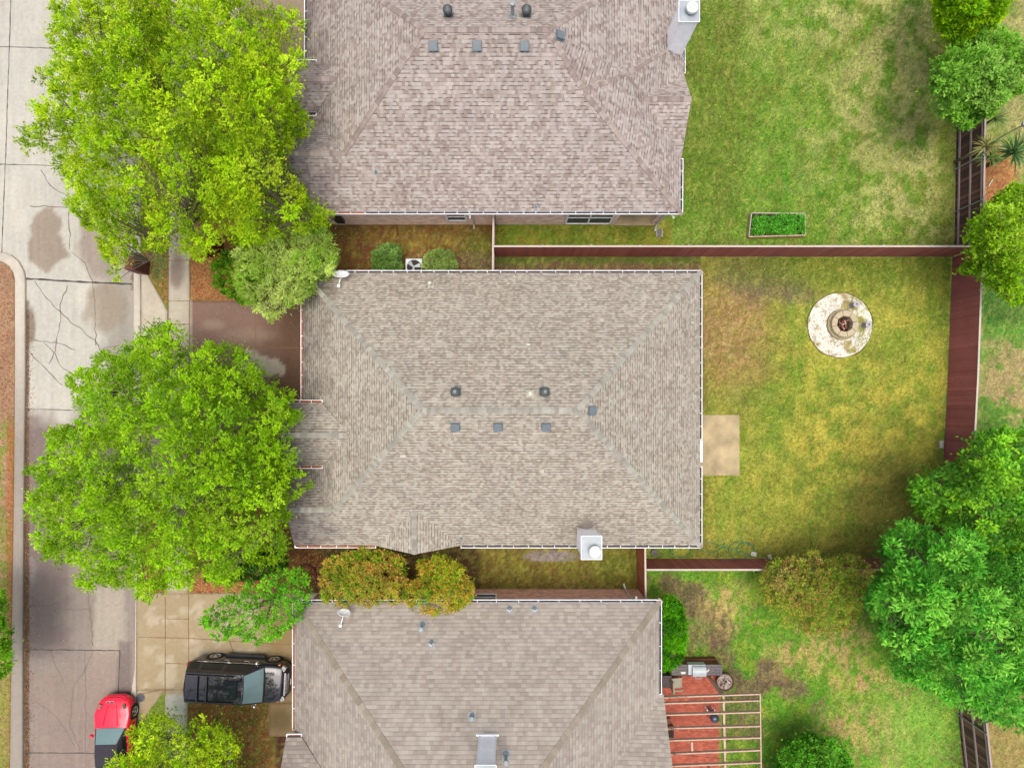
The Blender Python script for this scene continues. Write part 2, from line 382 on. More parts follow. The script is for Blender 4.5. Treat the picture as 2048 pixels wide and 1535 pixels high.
    c = mixc(c, m, (96, 146, 50)); c = mixc(c, m*ell(x, y, 2040, 760, 90, 130, soft=.8, warp=.8)*gr(.42, .55, n2), (190, 160, 116), .85)
    c = mixc(c, m*rect(x, y, 1900, 520, 2100, 650, 10, 5), (58, 116, 34), .7)
    m = rect(x, y, 1925, 1300, 2700, 1900, 4, 2); c = mixc(c, m, (168, 146, 88))
    f1 = fbm(x*.21, y*.13+60, 4); f2 = fbm(x*.16+30, y*.24, 4); lum = (y > -1)
    c = mixc(c, np.clip((f1-.52)*7, 0, 1), (196, 186, 96), .30); c = mixc(c, np.clip((.44-f2)*8, 0, 1), (84, 116, 26), .38); c = mixc(c, np.clip((.38-f1)*8, 0, 1), (128, 96, 60), .35)
    st = .80+.40*fbm(x*.55, y*.16, 3); st *= .86+.28*fbm(x*.03+50, y*.02, 3)
    return np.clip(c*(1.18*st)[..., None], 0, .8)
def wet(c, m, a=1.):  return mixc(c, m, (132, 112, 106), a)
def col_road(X, Y):
    x, y = to_px(X, Y); c = np.zeros(x.shape+(3,)); c[:] = np.array(C(208, 200, 188))
    n1 = fbm(x*.02, y*.008); n4 = fbm(x*.12, y*.03+30, 4); n5 = fbm(x*.01+30, y*.01+3)
    c = mixc(c, np.clip((n4-.5)*3, 0, 1), (198, 184, 170), .5); c = mixc(c, np.clip((n5-.48)*6, 0, 1), (222, 210, 196), .6)
    c = mixc(c, np.maximum(ell(x, y, 92, 455, 27, 34, soft=.22, warp=.5, ws=.05), ell(x, y, 97, 502, 40, 42, soft=.2, warp=.45, ws=.045, seed=3)), (160, 138, 120), .85)
    c = mixc(c, ell(x, y, 205, 480, 48, 90, soft=.3, warp=.35, ws=.02), (168, 148, 134), .9)
    c = mixc(c, rect(x, y, 205, 520, 290, 760, 30, 25), (160, 148, 136), .75)
    c = mixc(c, ell(x, y, 215, 610, 40, 48, soft=.4, warp=.6), (164, 146, 126), .8)
    c = mixc(c, ell(x, y, 62, 650, 9, 40, soft=.5, warp=.5), (128, 108, 92), .8)
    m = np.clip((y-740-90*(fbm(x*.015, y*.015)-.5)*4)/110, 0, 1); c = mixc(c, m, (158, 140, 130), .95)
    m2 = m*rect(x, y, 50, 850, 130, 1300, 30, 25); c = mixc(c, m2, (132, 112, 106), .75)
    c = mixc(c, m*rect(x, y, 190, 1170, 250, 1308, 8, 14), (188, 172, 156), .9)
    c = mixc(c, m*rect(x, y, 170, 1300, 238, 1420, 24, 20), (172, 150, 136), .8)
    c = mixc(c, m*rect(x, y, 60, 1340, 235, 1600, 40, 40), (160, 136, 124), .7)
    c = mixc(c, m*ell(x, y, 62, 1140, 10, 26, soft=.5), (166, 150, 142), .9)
    c = c*(.90+.2*fbm(x*.22, y*.008+9, 3))[..., None]; c = c*(.93+.14*fbm(x*.35+9, y*.35, 3))[..., None]
    c = mixc(c, rect(x, y, 46, 600, 58, 1700, 4, 5), (92, 66, 46), .8)
    c = mixc(c, rect(x, y, 236, 1280, 262, 1390, 8, 6), (126, 108, 104), .7)
    return c
def col_drive(X, Y):
    x, y = to_px(X, Y); c = np.zeros(x.shape+(3,)); c[:] = np.array(C(214, 198, 180)); n4 = fbm(x*.05, y*.05+30, 4)
    c = mixc(c, np.clip((n4-.48)*5, 0, 1), (202, 182, 158), .6)
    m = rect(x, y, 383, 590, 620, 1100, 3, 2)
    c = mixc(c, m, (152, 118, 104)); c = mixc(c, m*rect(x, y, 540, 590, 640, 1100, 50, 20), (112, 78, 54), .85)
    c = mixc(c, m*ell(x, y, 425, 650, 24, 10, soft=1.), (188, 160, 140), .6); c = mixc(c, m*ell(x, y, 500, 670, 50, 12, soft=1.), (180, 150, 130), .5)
    c = mixc(c, ell(x, y, 515, 730, 44, 24, soft=.15, warp=.5, ang=12, ws=.03), (202, 186, 166), .95)
    c = mixc(c, ell(x, y, 355, 545, 15, 40, soft=.4, warp=.4), (160, 136, 124), .9)
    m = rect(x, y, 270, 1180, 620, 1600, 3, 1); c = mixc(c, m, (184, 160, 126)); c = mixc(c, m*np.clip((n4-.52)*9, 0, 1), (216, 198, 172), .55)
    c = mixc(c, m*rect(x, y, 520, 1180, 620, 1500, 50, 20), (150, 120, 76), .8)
    c = mixc(c, rect(x, y, 331, 1388, 376, 1700, 2, 0), (196, 192, 180)); c = mixc(c, ell(x, y, 562, 1440, 20, 22, soft=.8), (118, 98, 56), .8)
    c = mixc(c, rect(x, y, 480, -50, 620, 130, 10, 10), (146, 122, 94), .8)
    return c
def col_kerb(X, Y):
    x, y = to_px(X, Y); c = np.zeros(x.shape+(3,)); c[:] = np.array(C(222, 208, 192))
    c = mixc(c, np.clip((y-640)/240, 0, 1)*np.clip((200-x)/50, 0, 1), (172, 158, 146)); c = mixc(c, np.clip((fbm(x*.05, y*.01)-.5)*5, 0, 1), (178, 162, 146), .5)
    return c
def col_verge(X, Y):
    x, y = to_px(X, Y); c = np.zeros(x.shape+(3,)); c[:] = np.array(C(186, 146, 112)); n2 = fbm(x*.06, y*.06)
    c = mixc(c, np.clip((n2-.45)*6, 0, 1), (172, 126, 96), .7)
    m = np.clip((y-820)/40, 0, 1); c = mixc(c, m*np.clip((n2-.38)*7, 0, 1), (140, 158, 56), .85); c = mixc(c, m*rect(x, y, 18, 800, 40, 1600, 6, 6), (178, 112, 62), .8)
    c = mixc(c, np.clip((y-1250)/60, 0, 1), (164, 156, 74), .6)
    return c

def strip(name, rows, step, z, colf, mat, side=0.12, parent=None):
    """a paved sheet: rows = [(py, px_left, px_right)] interpolated, dense inside for its colours, with a skirt"""
    py = np.array([r[0] for r in rows], float); xl = np.array([r[1] for r in rows], float); xr = np.array([r[2] for r in rows], float)
    h = H/F; n = max(2, int(abs(py[-1]-py[0])*h/step)); yy = np.unique(np.concatenate([np.linspace(py[0], py[-1], n), py]))
    L = np.interp(yy, py, xl); Rr = np.interp(yy, py, xr); m = max(2, int((Rr-L).max()*h/step)); t = np.linspace(0, 1, m)
    gx = L[:, None]*(1-t)+Rr[:, None]*t; gy = np.repeat(yy[:, None], m, 1)
    X = (gx-CX)*h; Y = (CY-gy)*h; c = colf(X, Y); N, Mm = X.shape
    v = np.stack([X, Y, np.full_like(X, z)], -1).reshape(-1, 3); idx = np.arange(N*Mm).reshape(N, Mm)
    q = np.stack([idx[1:, :-1], idx[1:, 1:], idx[:-1, 1:], idx[:-1, :-1]], -1).reshape(-1, 4)
    loop = np.concatenate([idx[0, :], idx[1:, -1], idx[-1, -2::-1], idx[-2:0:-1, 0]]); b = v[loop].copy(); b[:, 2] -= side
    k = len(loop); bi = np.arange(k)+len(v); q2 = np.stack([loop, np.roll(loop, -1), np.roll(bi, -1), bi], -1)
    v = np.concatenate([v, b]); cc = c.reshape(-1, 3); cc = np.concatenate([cc, cc[loop]*.9])
    return np_mesh(name, v, np.concatenate([q, q2]), cc, mat, parent)

# lawn: one sheet to the horizon
xs = np.concatenate([[-600, -150, -60], np.arange(-30, 30.01, .125), [60, 150, 600]])
ys = np.concatenate([[-600, -150, -50], np.arange(-22, 24.01, .125), [50, 150, 600]])
GX, GY = np.meshgrid(xs, ys); cc = col_ground(GX, GY)
zz = (fbm(GX*.6, GY*.6)-.5)*.05; zz -= zz.max()+.002
idx = np.arange(GX.size).reshape(GX.shape)
q = np.stack([idx[:-1, :-1], idx[:-1, 1:], idx[1:, 1:], idx[1:, :-1]], -1).reshape(-1, 4)
tag(np_mesh('lawn', np.stack([GX, GY, zz], -1).reshape(-1, 3), q, cc.reshape(-1, 3), M_ground), kind='structure')

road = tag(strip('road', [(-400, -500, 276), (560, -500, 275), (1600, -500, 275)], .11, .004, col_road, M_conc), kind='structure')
def ribbon(name, lines, w, z, mat, parent, jit=0.):
    mb = MB(); r = random.Random(len(lines)+5)
    for ln in lines:
        ww = w
        if isinstance(ln[0], (int, float)): ww = w*ln[0]; ln = ln[1:]
        pts = [P(a, b, 0) for a, b in ln]; fine = [pts[0]]
        for a, b in zip(pts[:-1], pts[1:]):
            k = max(1, int((b-a).length/.25)) if jit else 1
            for i in range(1, k+1):
                p = a.lerp(b, i/k)
                if jit and i < k: p = p+Vector((r.uniform(-jit, jit), r.uniform(-jit, jit), 0))
                fine.append(p)
        vs = []
        for i, p in enumerate(fine):
            d = fine[min(i+1, len(fine)-1)]-fine[max(i-1, 0)]; d.normalize(); nrm = Vector((-d.y, d.x, 0))
            k = ww*.5*(r.uniform(.5, 1.3) if jit else 1); vs += [tuple(p+nrm*k+V(0, 0, z)), tuple(p-nrm*k+V(0, 0, z))]
        mb.add(vs, [(2*i, 2*i+1, 2*i+3, 2*i+2) for i in range(len(fine)-1)])
    return mb.build(name, mat, parent)
M_joint = plain('joint', C(84, 78, 72), .9); M_crack = plain('crack', C(140, 124, 112), .9)
ribbon('expansion_joint', [(1, (24, -60), (12, 300), (4, 505)), (1, (-20, 93), (285, 102)), (1, (-20, 328), (285, 336)), (1, (52, 1298), (240, 1300)), (1, (240, 1300), (236, 1400)), (1, (50, 1504), (262, 1506)),
    (2.2, (52, 557), (150, 563), (265, 568)), (.8, (57, 818), (262, 822))], .045, .009, M_joint, road, .012)
ribbon('crack', [((70, 562), (92, 595), (120, 622), (150, 650), (190, 680), (200, 700), (240, 690)), ((135, 570), (120, 610), (122, 640), (112, 690), (110, 705), (120, 730), (145, 748), (180, 765)),
    ((60, 680), (110, 684), (150, 700)), ((88, 685), (108, 705), (98, 728)), ((62, 705), (90, 735), (125, 770)), ((145, 505), (170, 525), (185, 560), (190, 620), (192, 690)),
    ((60, 412), (110, 414), (150, 418)), ((82, 340), (100, 370), (138, 395)), ((138, 395), (140, 500)), (1.4, (175, 1180), (180, 1215), (186, 1290)), ((118, 1190), (112, 1218)),
    ((186, 1300), (170, 1340), (148, 1370), (140, 1450), (160, 1500)), ((70, 1400), (110, 1430), (150, 1490)), ((60, 1215), (180, 1218)), ((170, 1300), (172, 1535)), ((100, 1300), (130, 1370))], .045, .008, M_crack, road, .055)

def band(name, inner, outer, z, colf, mat, side=.14):
    iv = [P(*a) for a in inner]; ov = [P(*a) for a in outer]; fi = []; fo = []
    for i in range(len(iv)-1):
        k = max(1, int((ov[i+1]-ov[i]).length/.25))
        for j in range(k): fi.append(iv[i].lerp(iv[i+1], j/k)); fo.append(ov[i].lerp(ov[i+1], j/k))
    fi.append(iv[-1]); fo.append(ov[-1]); n = len(fi); v = []
    for t in (0, .06, .94, 1):
        for a, b in zip(fi, fo):
            p = a.lerp(b, t); v.append((p.x, p.y, z if 0 < t < 1 else z-.03))
    for a in fi: v.append((a.x, a.y, z-side))
    for b in fo: v.append((b.x, b.y, z-side))
    v = np.array(v); q = []
    for r0, r1 in ((0, 1), (1, 2), (2, 3), (4, 0), (3, 5)):
        for i in range(n-1): q.append((r0*n+i, r0*n+i+1, r1*n+i+1, r1*n+i))
    return tag(np_mesh(name, v, np.array(q), colf(v[:, 0], v[:, 1]), mat), kind='structure')
ki = [(-300, 522), (0, 522), (12, 526), (22, 534), (30, 546), (33, 560), (33, 760), (31, 1000), (26, 1300), (22, 1600)]
ko = [(-300, 503), (2, 504), (24, 510), (40, 523), (50, 542), (53, 560), (53, 760), (50, 1000), (48, 1300), (48, 1600)]
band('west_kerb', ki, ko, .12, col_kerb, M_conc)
tag(strip('verge', [(522, -400, 0), (526, -400, 12), (534, -400, 22), (546, -400, 30), (560, -400, 33), (760, -400, 33), (1000, -400, 31), (1300, -400, 26), (1600, -400, 22)], .15, .10, col_verge, M_ground), kind='structure')
band('east_kerb', [(266, -300), (268, 560), (268, 1000), (272, 1200), (271, 1330), (262, 1390), (262, 1600)][::1], [(284, -300), (282, 545), (281, 1000), (274, 1186), (273, 1390), (273, 1420), (273, 1600)], .05, col_kerb, M_conc, .1)
tag(strip('driveway_apron', [(545, 283, 293), (562, 283, 302), (600, 283, 324), (622, 283, 335), (1000, 283, 335)], .15, .02, col_drive, M_conc), kind='structure')
tag(strip('sidewalk', [(-300, 340, 382), (1000, 337, 380), (1187, 334, 376)], .15, .03, col_drive, M_conc), kind='structure')
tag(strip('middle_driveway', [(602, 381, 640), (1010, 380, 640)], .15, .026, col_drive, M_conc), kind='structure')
tag(strip('south_driveway', [(1185, 274, 640), (1378, 274, 640)], .15, .026, col_drive, M_conc), kind='structure')
tag(strip('south_apron', [(1378.5, 274, 331), (1440, 274, 284)], .15, .022, col_drive, M_conc), kind='structure')
tag(strip('south_sidewalk', [(1378.5, 331, 376), (1800, 331, 374)], .15, .03, col_drive, M_conc), kind='structure')
tag(strip('garage_pad', [(1378.5, 376, 640), (1404, 376, 640)], .15, .026, col_drive, M_conc), kind='structure')
tag(strip('side_pad', [(1404.5, 538, 640), (1471, 538, 640)], .15, .026, col_drive, M_conc), kind='structure')
tag(strip('north_driveway', [(-300, 384, 640), (120, 383, 640)], .15, .026, col_drive, M_conc), kind='structure')
dj = ribbon('driveway_joints', [((281, 546), (281, 900)), ((337, 540), (337, 900)), ((380, 500), (380, 760)), ((337, 602), (380, 602)), ((337, 521), (380, 521)), ((337, 648), (380, 648)), ((512, 604), (512, 700)), ((383, 695), (600, 695)), ((268, 571), (283, 569)),
    ((331, 1187), (331, 1390)), ((378, 1187), (378, 1330)), ((276, 1273), (378, 1275), (582, 1288)), ((332, 1236), (378, 1237)), ((332, 1325), (378, 1326)), ((332, 1429), (375, 1430)), ((276, 1388), (331, 1376)), ((460, 1280), (475, 1330)), ((360, 0), (360, 0.5))], .035, .035, plain('joint_brown', C(150, 112, 74), .9), None, .008)
tag(dj, kind='structure')
sc_m = ribbon('drain_crack', [((1, 1), (1, 2))], .01, -.2, M_joint, None); bpy.data.objects.remove(sc_m)

# ------------------------------------------------------------ leaves
def leaves(rs, pos, axis, L, W, cols, flat=.0):
    """one rhombic leaf per position"""
    n = len(pos); axis = axis/np.linalg.norm(axis, axis=1, keepdims=True)
    r = rs.normal(size=(n, 3)); r[:, 2] += flat; wd = np.cross(axis, r); wd /= np.linalg.norm(wd, axis=1, keepdims=True)+1e-9
    L = (L*rs.uniform(.65, 1.25, n))[:, None]; W = (W*rs.uniform(.7, 1.2, n))[:, None]
    v = np.stack([pos, pos+axis*L*.45+wd*W*.5, pos+axis*L, pos+axis*L*.45-wd*W*.5], 1).reshape(-1, 3)
    q = np.arange(n*4).reshape(n, 4); return v, q, np.repeat(cols, 4, 0)
def inpoly(x, y, poly):
    x = np.asarray(x); ins = np.zeros(x.shape, bool); n = len(poly)
    for i in range(n):
        x0, y0 = poly[i]; x1, y1 = poly[(i+1) % n]
        c = ((y0 > y) != (y1 > y)) & (x < (x1-x0)*(y-y0)/((y1-y0) or 1e-9)+x0); ins ^= c
    return ins
def edist(x, y, poly):
    d = np.full(np.shape(x), 1e9); n = len(poly)
    for i in range(n):
        a = np.array(poly[i], float); b = np.array(poly[(i+1) % n], float); ab = b-a
        t = np.clip(((x-a[0])*ab[0]+(y-a[1])*ab[1])/(ab@ab+1e-9), 0, 1)
        d = np.minimum(d, np.hypot(x-a[0]-t*ab[0], y-a[1]-t*ab[1]))
    return d
def tree(name, label, cat, poly, ztop, zedge, pal, br=.75, spacing=.62, shoots=26, nl=14, L=.12, W=.065, seed=1, group=None, up=.75, holes=(), trunk=None, tr=.16, zj=.5, tips=None, fill=.2, dense=1., hang=0.):
    rs = np.random.RandomState(seed); poly = [tuple(map(float, p)) for p in poly]
    A = np.array(poly); x0, y0 = A.min(0); x1, y1 = A.max(0); s = F/(H-zedge)
    cand = rs.uniform((x0, y0), (x1, y1), (9000, 2)); ok = inpoly(cand[:, 0], cand[:, 1], poly)
    cand = cand[ok]; d = edist(cand[:, 0], cand[:, 1], poly); dm = d.max()
    big = (A.max(0)-A.min(0)).min() > 230; pc = A.mean(0); th = np.arctan2(cand[:, 1]-pc[1], cand[:, 0]-pc[0]); per = max(1., dm/s)
    notch = np.clip(fbm(np.cos(th)*per*1.5+seed+20, np.sin(th)*per*1.5+seed*2+20, 2)-.42, 0, 1)*3.4
    kk = d/s > notch*min(1.1, dm/s*.32)*(1 if big else .6); cand = cand[kk]; d = d[kk]
    keep = d > br*s*.12; cand = cand[keep]; d = d[keep]; ch = []
    for i, p in enumerate(cand):
        if any(((p[0]-h[0])/h[2])**2+((p[1]-h[1])/h[3])**2 < 1 for h in holes): continue
        qq = p/s; gp = float(fbm(np.array(qq[0]*1.15+seed*2.), np.array(qq[1]*1.15+seed), 2))
        if gp < (.47 if big else .28) and d[i] > s*.4: continue
        sp = spacing*(.5 if d[i] < br*s*.6 else 1.)
        if all((p[0]-cand[j][0])**2+(p[1]-cand[j][1])**2 > (sp*s)**2 for j in ch): ch.append(i)
    palc = np.array([C(*p[:3], k=LK) for p in pal]); pw = np.array([p[3] for p in pal], float); pw /= pw.sum()
    t = thing(name, label, cat, group=group); cen = A.mean(0) if trunk is None else np.array(trunk)
    zc = zedge+(ztop-zedge)*.3; base = P(cen[0], cen[1], zc) if trunk is None else P(trunk[0], trunk[1], 0)
    t.location = (base.x, base.y, 0); off = np.array([base.x, base.y, 0.])
    B = []; 
    for i in ch:
        u = min(1., d[i]/dm); q = cand[i]/s; g = float(fbm(np.array(q[0]*.55+seed), np.array(q[1]*.55+seed*3), 2))
        z = zedge+(ztop-zedge)*math.sqrt(1-(1-u)**2)+rs.uniform(-1, 1)*min(zj, .55)+(g-.5)*4*zj
        B.append((P(cand[i][0], cand[i][1], z), u, min(br, d[i]/s*.6+.10)))
    if big:      # lower storey of boughs seen through the gaps
        low = []
        for i, p in enumerate(cand):
            if d[i] > br*s*.8 and all((p[0]-cand[j][0])**2+(p[1]-cand[j][1])**2 > (spacing*1.3*s)**2 for j in low): low.append(i)
        for i in low:
            u = min(1., d[i]/dm); z = zedge+(ztop-zedge)*math.sqrt(1-(1-u)**2)*.7-2.1+rs.uniform(-.5, .3)
            B.append((P(cand[i][0], cand[i][1], max(z, 1.8)), u, br*1.5))
    vs, qs, cs = [], [], []; nv = 0
    def emit(pos, ax, col, l=L, ww=W):
        nonlocal nv
        v, q, c = leaves(rs, pos, ax, l, ww, col, 1.9); vs.append(v); qs.append(q+nv); cs.append(c); nv += len(v)
    for b, u, bb in B:
        c0 = np.array(b)-off; r = bb*rs.uniform(.8, 1.2); n = max(4, int(1.5*shoots*rs.uniform(.75, 1.25)*dense*min(2., (bb/br)**1.3)))
        dr = rs.normal(size=(n, 3)); dr[:, 2] = np.abs(dr[:, 2])*up+.05-hang; out = c0*np.array([1, 1, 0.]); on = np.linalg.norm(out)+1e-6
        dr += out/on*.45*(1-u*.6); dr /= np.linalg.norm(dr, axis=1, keepdims=True)
        ln = r*rs.uniform(.6, 1.25, n); tt = rs.uniform(.5, 1., (n, nl))**.8
        pos = c0+dr[:, None, :]*(ln[:, None]*tt)[..., None]+rs.normal(size=(n, nl, 3))*.034*(L/.12)
        pos[..., 2] -= (ln[:, None]*tt)**2*.12
        ax = dr[:, None, :]*.8+rs.normal(size=(n, nl, 3))*.42
        bc = palc[rs.choice(len(palc), p=pw)]; cm = np.repeat(palc[rs.choice(len(palc), n, p=pw)]*rs.uniform(.72, 1.25, (n, 1)), nl, 0)
        col = (bc*.6+cm*.4)*rs.uniform(.66, 1.2)*rs.uniform(.85, 1.12, (n*nl, 1))
        if tips is not None:
            k = (tt.ravel() > .72) & (rs.rand(n*nl) < tips[3]*rs.uniform(.4, 1.4)); col[k] = np.array(C(*tips[:3], k=LK))*rs.uniform(.7, 1.25, (k.sum(), 1))
        emit(pos.reshape(-1, 3), ax.reshape(-1, 3), col)
        k = int(n*nl*fill)     # inner leaves under the bough
        pos = c0+rs.normal(size=(k, 3))*r*np.array([.5, .5, .25])-np.array([0, 0, r*.9])
        col = (bc*.5+palc[rs.choice(len(palc), k, p=pw)]*.5)*rs.uniform(.7, 1.05, (k, 1))
        emit(pos, rs.normal(size=(k, 3)), col, L*1.1, W*1.15)
    np_mesh('crown', np.concatenate(vs), np.concatenate(qs), np.concatenate(cs), M_leaf, t)
    mb = MB(); zf = max(.3, zedge*.45); mb.tube([(0, 0, -.05), (.05, .02, zf*.5), (0, 0, zf)], [tr*1.4, tr, tr*.85], 9)
    mb.build('trunk', M_bark, t, True); lb = MB()
    ends = []; EB = [Vector(b)-Vector(off) for b, u, bb in B]; nm = max(3, min(11, len(B)//14+2))
    top = Vector((0, 0, zf*.9))
    for k in range(nm):      # main limbs: far apart ends, crooked
        if not ends: j = max(range(len(EB)), key=lambda i: EB[i].xy.length)
        else: j = max(range(len(EB)), key=lambda i: min((EB[i].xy-EB[q].xy).length for q in ends))
        ends.append(j)
    paths = []
    for j in ends:
        e = top.lerp(EB[j], .8); p = [top]; m = 6
        for i in range(1, m+1):
            f = i/m; q = Vector((e.x*f**1.15, e.y*f**1.15, zf*.9+(e.z-.25-zf*.9)*f**.8)); w_ = .16*e.length*.35*(1 if i < m else .2)
            p.append(q+Vector((rs.uniform(-w_, w_), rs.uniform(-w_, w_), rs.uniform(-w_, w_)*.4)))
        paths.append(p); lb.tube(p, [tr*.5*(1-.88*i/m) for i in range(m+1)], 6, cap=False)
    nodes = [(q, i) for p in paths for i, q in enumerate(p) if i > 0]
    for k, e in enumerate(EB):
        q, i = min(nodes, key=lambda n_: (n_[0]-e).length+(.5 if n_[0].z > e.z else 0)); mid = q.lerp(e, .55)+Vector(rs.normal(size=3))*.04*(e-q).length
        lb.tube([q, mid, e-Vector((0, 0, .08))], [tr*.12, tr*.08, .007], 4, cap=False)
    lb.build('limbs', M_bark, t, True)
    return t
LK = 1.0
YG = [(170, 202, 22, 4), (150, 188, 18, 3), (194, 214, 50, 2), (120, 158, 24, 2), (186, 204, 30, 2)]
BG = [(158, 198, 26, 4), (140, 184, 20, 3), (176, 208, 48, 2), (112, 156, 26, 2)]
g1 = 'street trees in front of the houses'
tree('street_tree', 'largest yellow-green leafy tree, in front of the top house and its roof edge', 'tree',
     [(150, -60), (98, 12), (122, 55), (76, 92), (92, 128), (66, 158), (104, 182), (66, 196), (82, 240), (40, 290), (58, 330), (120, 328), (136, 370), (148, 420), (150, 445), (196, 470), (205, 515), (236, 572), (246, 520), (262, 508), (290, 496), (340, 505), (352, 480), (372, 515), (420, 535), (440, 500), (500, 490), (560, 478), (610, 462), (655, 440), (648, 420), (612, 395), (604, 350), (614, 310), (596, 290), (626, 250), (612, 225), (630, 190), (606, 160), (628, 120), (606, 95), (622, 45), (600, 20), (560, 15), (520, -20), (470, -60), (400, -50), (350, -20), (250, -80)],
     8.6, 4.6, YG, seed=11, group=g1, spacing=.5, br=.46, shoots=18, nl=9, trunk=(498, 415), tr=.24, zj=.7, holes=((385, 60, 16, 30), (228, 45, 10, 30), (425, 470, 8, 12)))
tree('street_tree', 'big bright green leafy tree in front of the middle house, hiding part of its driveway', 'tree',
     [(335, 645), (300, 664), (268, 690), (250, 682), (236, 712), (205, 702), (186, 735), (150, 728), (140, 770), (84, 776), (92, 815), (132, 852), (92, 868), (104, 902), (48, 940), (86, 970), (50, 1012), (96, 1052), (68, 1062), (82, 1102), (140, 1122), (150, 1160), (182, 1178), (232, 1218), (262, 1186), (300, 1196), (330, 1172), (380, 1176), (400, 1150), (450, 1165), (500, 1150), (545, 1130), (578, 1092), (592, 1052), (578, 1004), (632, 965), (598, 942), (622, 898), (584, 874), (612, 830), (576, 812), (594, 784), (546, 778), (548, 745), (502, 728), (474, 678), (432, 694), (408, 668), (382, 694), (362, 660)],
     8.2, 4.2, BG, seed=12, group=g1, spacing=.5, br=.46, shoots=18, nl=9, trunk=(478, 915), tr=.24, zj=.7)
tree('street_tree', 'airy yellow-green tree at the bottom edge over the nose of the red car', 'tree',
     [(298, 1400), (322, 1425), (352, 1440), (372, 1470), (388, 1440), (432, 1418), (444, 1462), (482, 1492), (470, 1520), (486, 1560), (480, 1680), (190, 1680), (205, 1540), (198, 1518), (246, 1480), (260, 1440)],
     5.6, 3.2, YG, seed=13, group=g1, spacing=.46, br=.42, shoots=13, nl=8, zj=.4, trunk=(450, 1560), tr=.16)
tree('small_tree', 'small green tree over the corner of the bottom house by the black car', 'tree',
     [(402, 1242), (420, 1212), (450, 1192), (480, 1190), (500, 1160), (560, 1138), (612, 1142), (622, 1180), (608, 1222), (584, 1248), (560, 1272), (512, 1286), (470, 1268), (440, 1280), (420, 1262)],
     4.4, 3., [(120, 190, 36, 3), (146, 204, 44, 2), (90, 160, 34, 2)], seed=14, spacing=.4, br=.36, shoots=12, nl=8, trunk=(560, 1185), tr=.1, L=.12, zj=.35)
tree('narrow_leaved_tree', 'pale olive-green tree with thin leaves at the corner of the middle roof', 'tree',
     [(470, 505), (500, 478), (548, 465), (600, 458), (655, 452), (676, 505), (668, 548), (632, 560), (620, 600), (602, 604), (572, 615), (545, 642), (520, 622), (490, 600), (470, 560)],
     4.6, 3.2, [(182, 204, 90, 3), (206, 220, 122, 2), (140, 184, 44, 2)], seed=15, spacing=.5, br=.55, shoots=24, nl=12, L=.16, W=.035, trunk=(620, 560), tr=.1, zj=.3)
tree('shrub', 'dark green shrub between the orange mulch and the pale thin-leaved tree', 'shrub',
     [(432, 578), (428, 530), (452, 505), (480, 500), (510, 540), (520, 600), (490, 608), (455, 592)], 2.6, 1.2, [(96, 140, 24, 3), (72, 116, 20, 2), (130, 168, 30, 1)], seed=16, spacing=.42, br=.45, shoots=20, L=.11, trunk=(510, 580), tr=.06, zj=.2)
hed = [(150, 178, 40, 3), (184, 176, 54, 2), (200, 156, 70, .9), (112, 164, 32, 2.5)]
g2 = 'red-tipped photinia bushes'
hk = dict(L=.12, W=.045, spacing=.42, br=.42, shoots=26, nl=10, tr=.06, group=g2, zj=.2, up=1.)
tree('photinia_bush', 'left one of two touching orange-green bushes beside the bottom roof', 'bush',
     [(640, 1160), (655, 1120), (680, 1108), (735, 1093), (760, 1100), (806, 1112), (810, 1150), (820, 1180), (808, 1215), (770, 1218), (715, 1232), (690, 1228), (650, 1205)], 3.6, 2.3, hed, seed=21, trunk=(750, 1150), tips=(222, 150, 90, .32), holes=((770, 1166, 6, 8),), **hk)
tree('photinia_bush', 'right one of two touching orange-green bushes beside the bottom roof', 'bush',
     [(812, 1182), (835, 1150), (838, 1122), (880, 1108), (922, 1128), (946, 1170), (940, 1200), (900, 1228), (860, 1230), (814, 1214)], 3.6, 2.3, hed, seed=22, trunk=(880, 1155), tips=(216, 156, 60, .42), **hk)
hk2 = dict(hk); hk2.update(dense=.8, fill=.3)
tree('photinia_bush', 'sparse wide orange-green bush leaning over the fence into the middle garden', 'bush',
     [(1518, 1165), (1530, 1130), (1585, 1112), (1616, 1122), (1618, 1102), (1636, 1102), (1642, 1122), (1700, 1108), (1748, 1130), (1742, 1160), (1724, 1210), (1700, 1250), (1640, 1272), (1590, 1262), (1550, 1238), (1524, 1200)], 3., 1.5, [(164, 176, 60, 3), (186, 164, 96, 1.5), (130, 166, 44, 2.5)], seed=23, trunk=(1600, 1165), tips=(206, 140, 90, .28), **hk2)
tree('juniper', 'dense emerald juniper against the back wall of the bottom house', 'shrub',
     [(1310, 1205), (1345, 1192), (1362, 1212), (1374, 1262), (1366, 1312), (1346, 1336), (1310, 1342)], 2.8, 1.4, [(84, 160, 14, 3), (110, 182, 18, 2), (56, 124, 14, 2)], seed=24, spacing=.32, br=.32, shoots=26, nl=12, L=.09, W=.04, tr=.07, zj=.15, trunk=(1318, 1265), up=1.2)
tree('garden_tree', 'yellow-green tree at the top edge behind the fence', 'tree', [(1868, -70), (1868, 30), (1888, 68), (1920, 88), (1960, 76), (2000, 40), (2030, -20), (2010, -80)], 4.2, 2.2, [(158, 196, 10, 3), (130, 172, 14, 2), (96, 150, 14, 1)], seed=31, trunk=(1900, 10), L=.15, W=.09, spacing=.5, br=.5, shoots=22, tr=.1)
tree('garden_tree', 'round mid-green tree beside the spiky yuccas at the right edge', 'tree', [(1928, 78), (1872, 118), (1862, 165), (1866, 212), (1900, 240), (1930, 262), (1962, 238), (2004, 216), (2044, 180), (2056, 110), (2030, 74), (1990, 52), (1958, 62)], 4.4, 2.3, [(130, 182, 60, 3), (106, 158, 42, 2), (158, 200, 88, 1.5)], seed=32, trunk=(1925, 185), L=.14, W=.08, spacing=.5, br=.5, shoots=26, tr=.12)
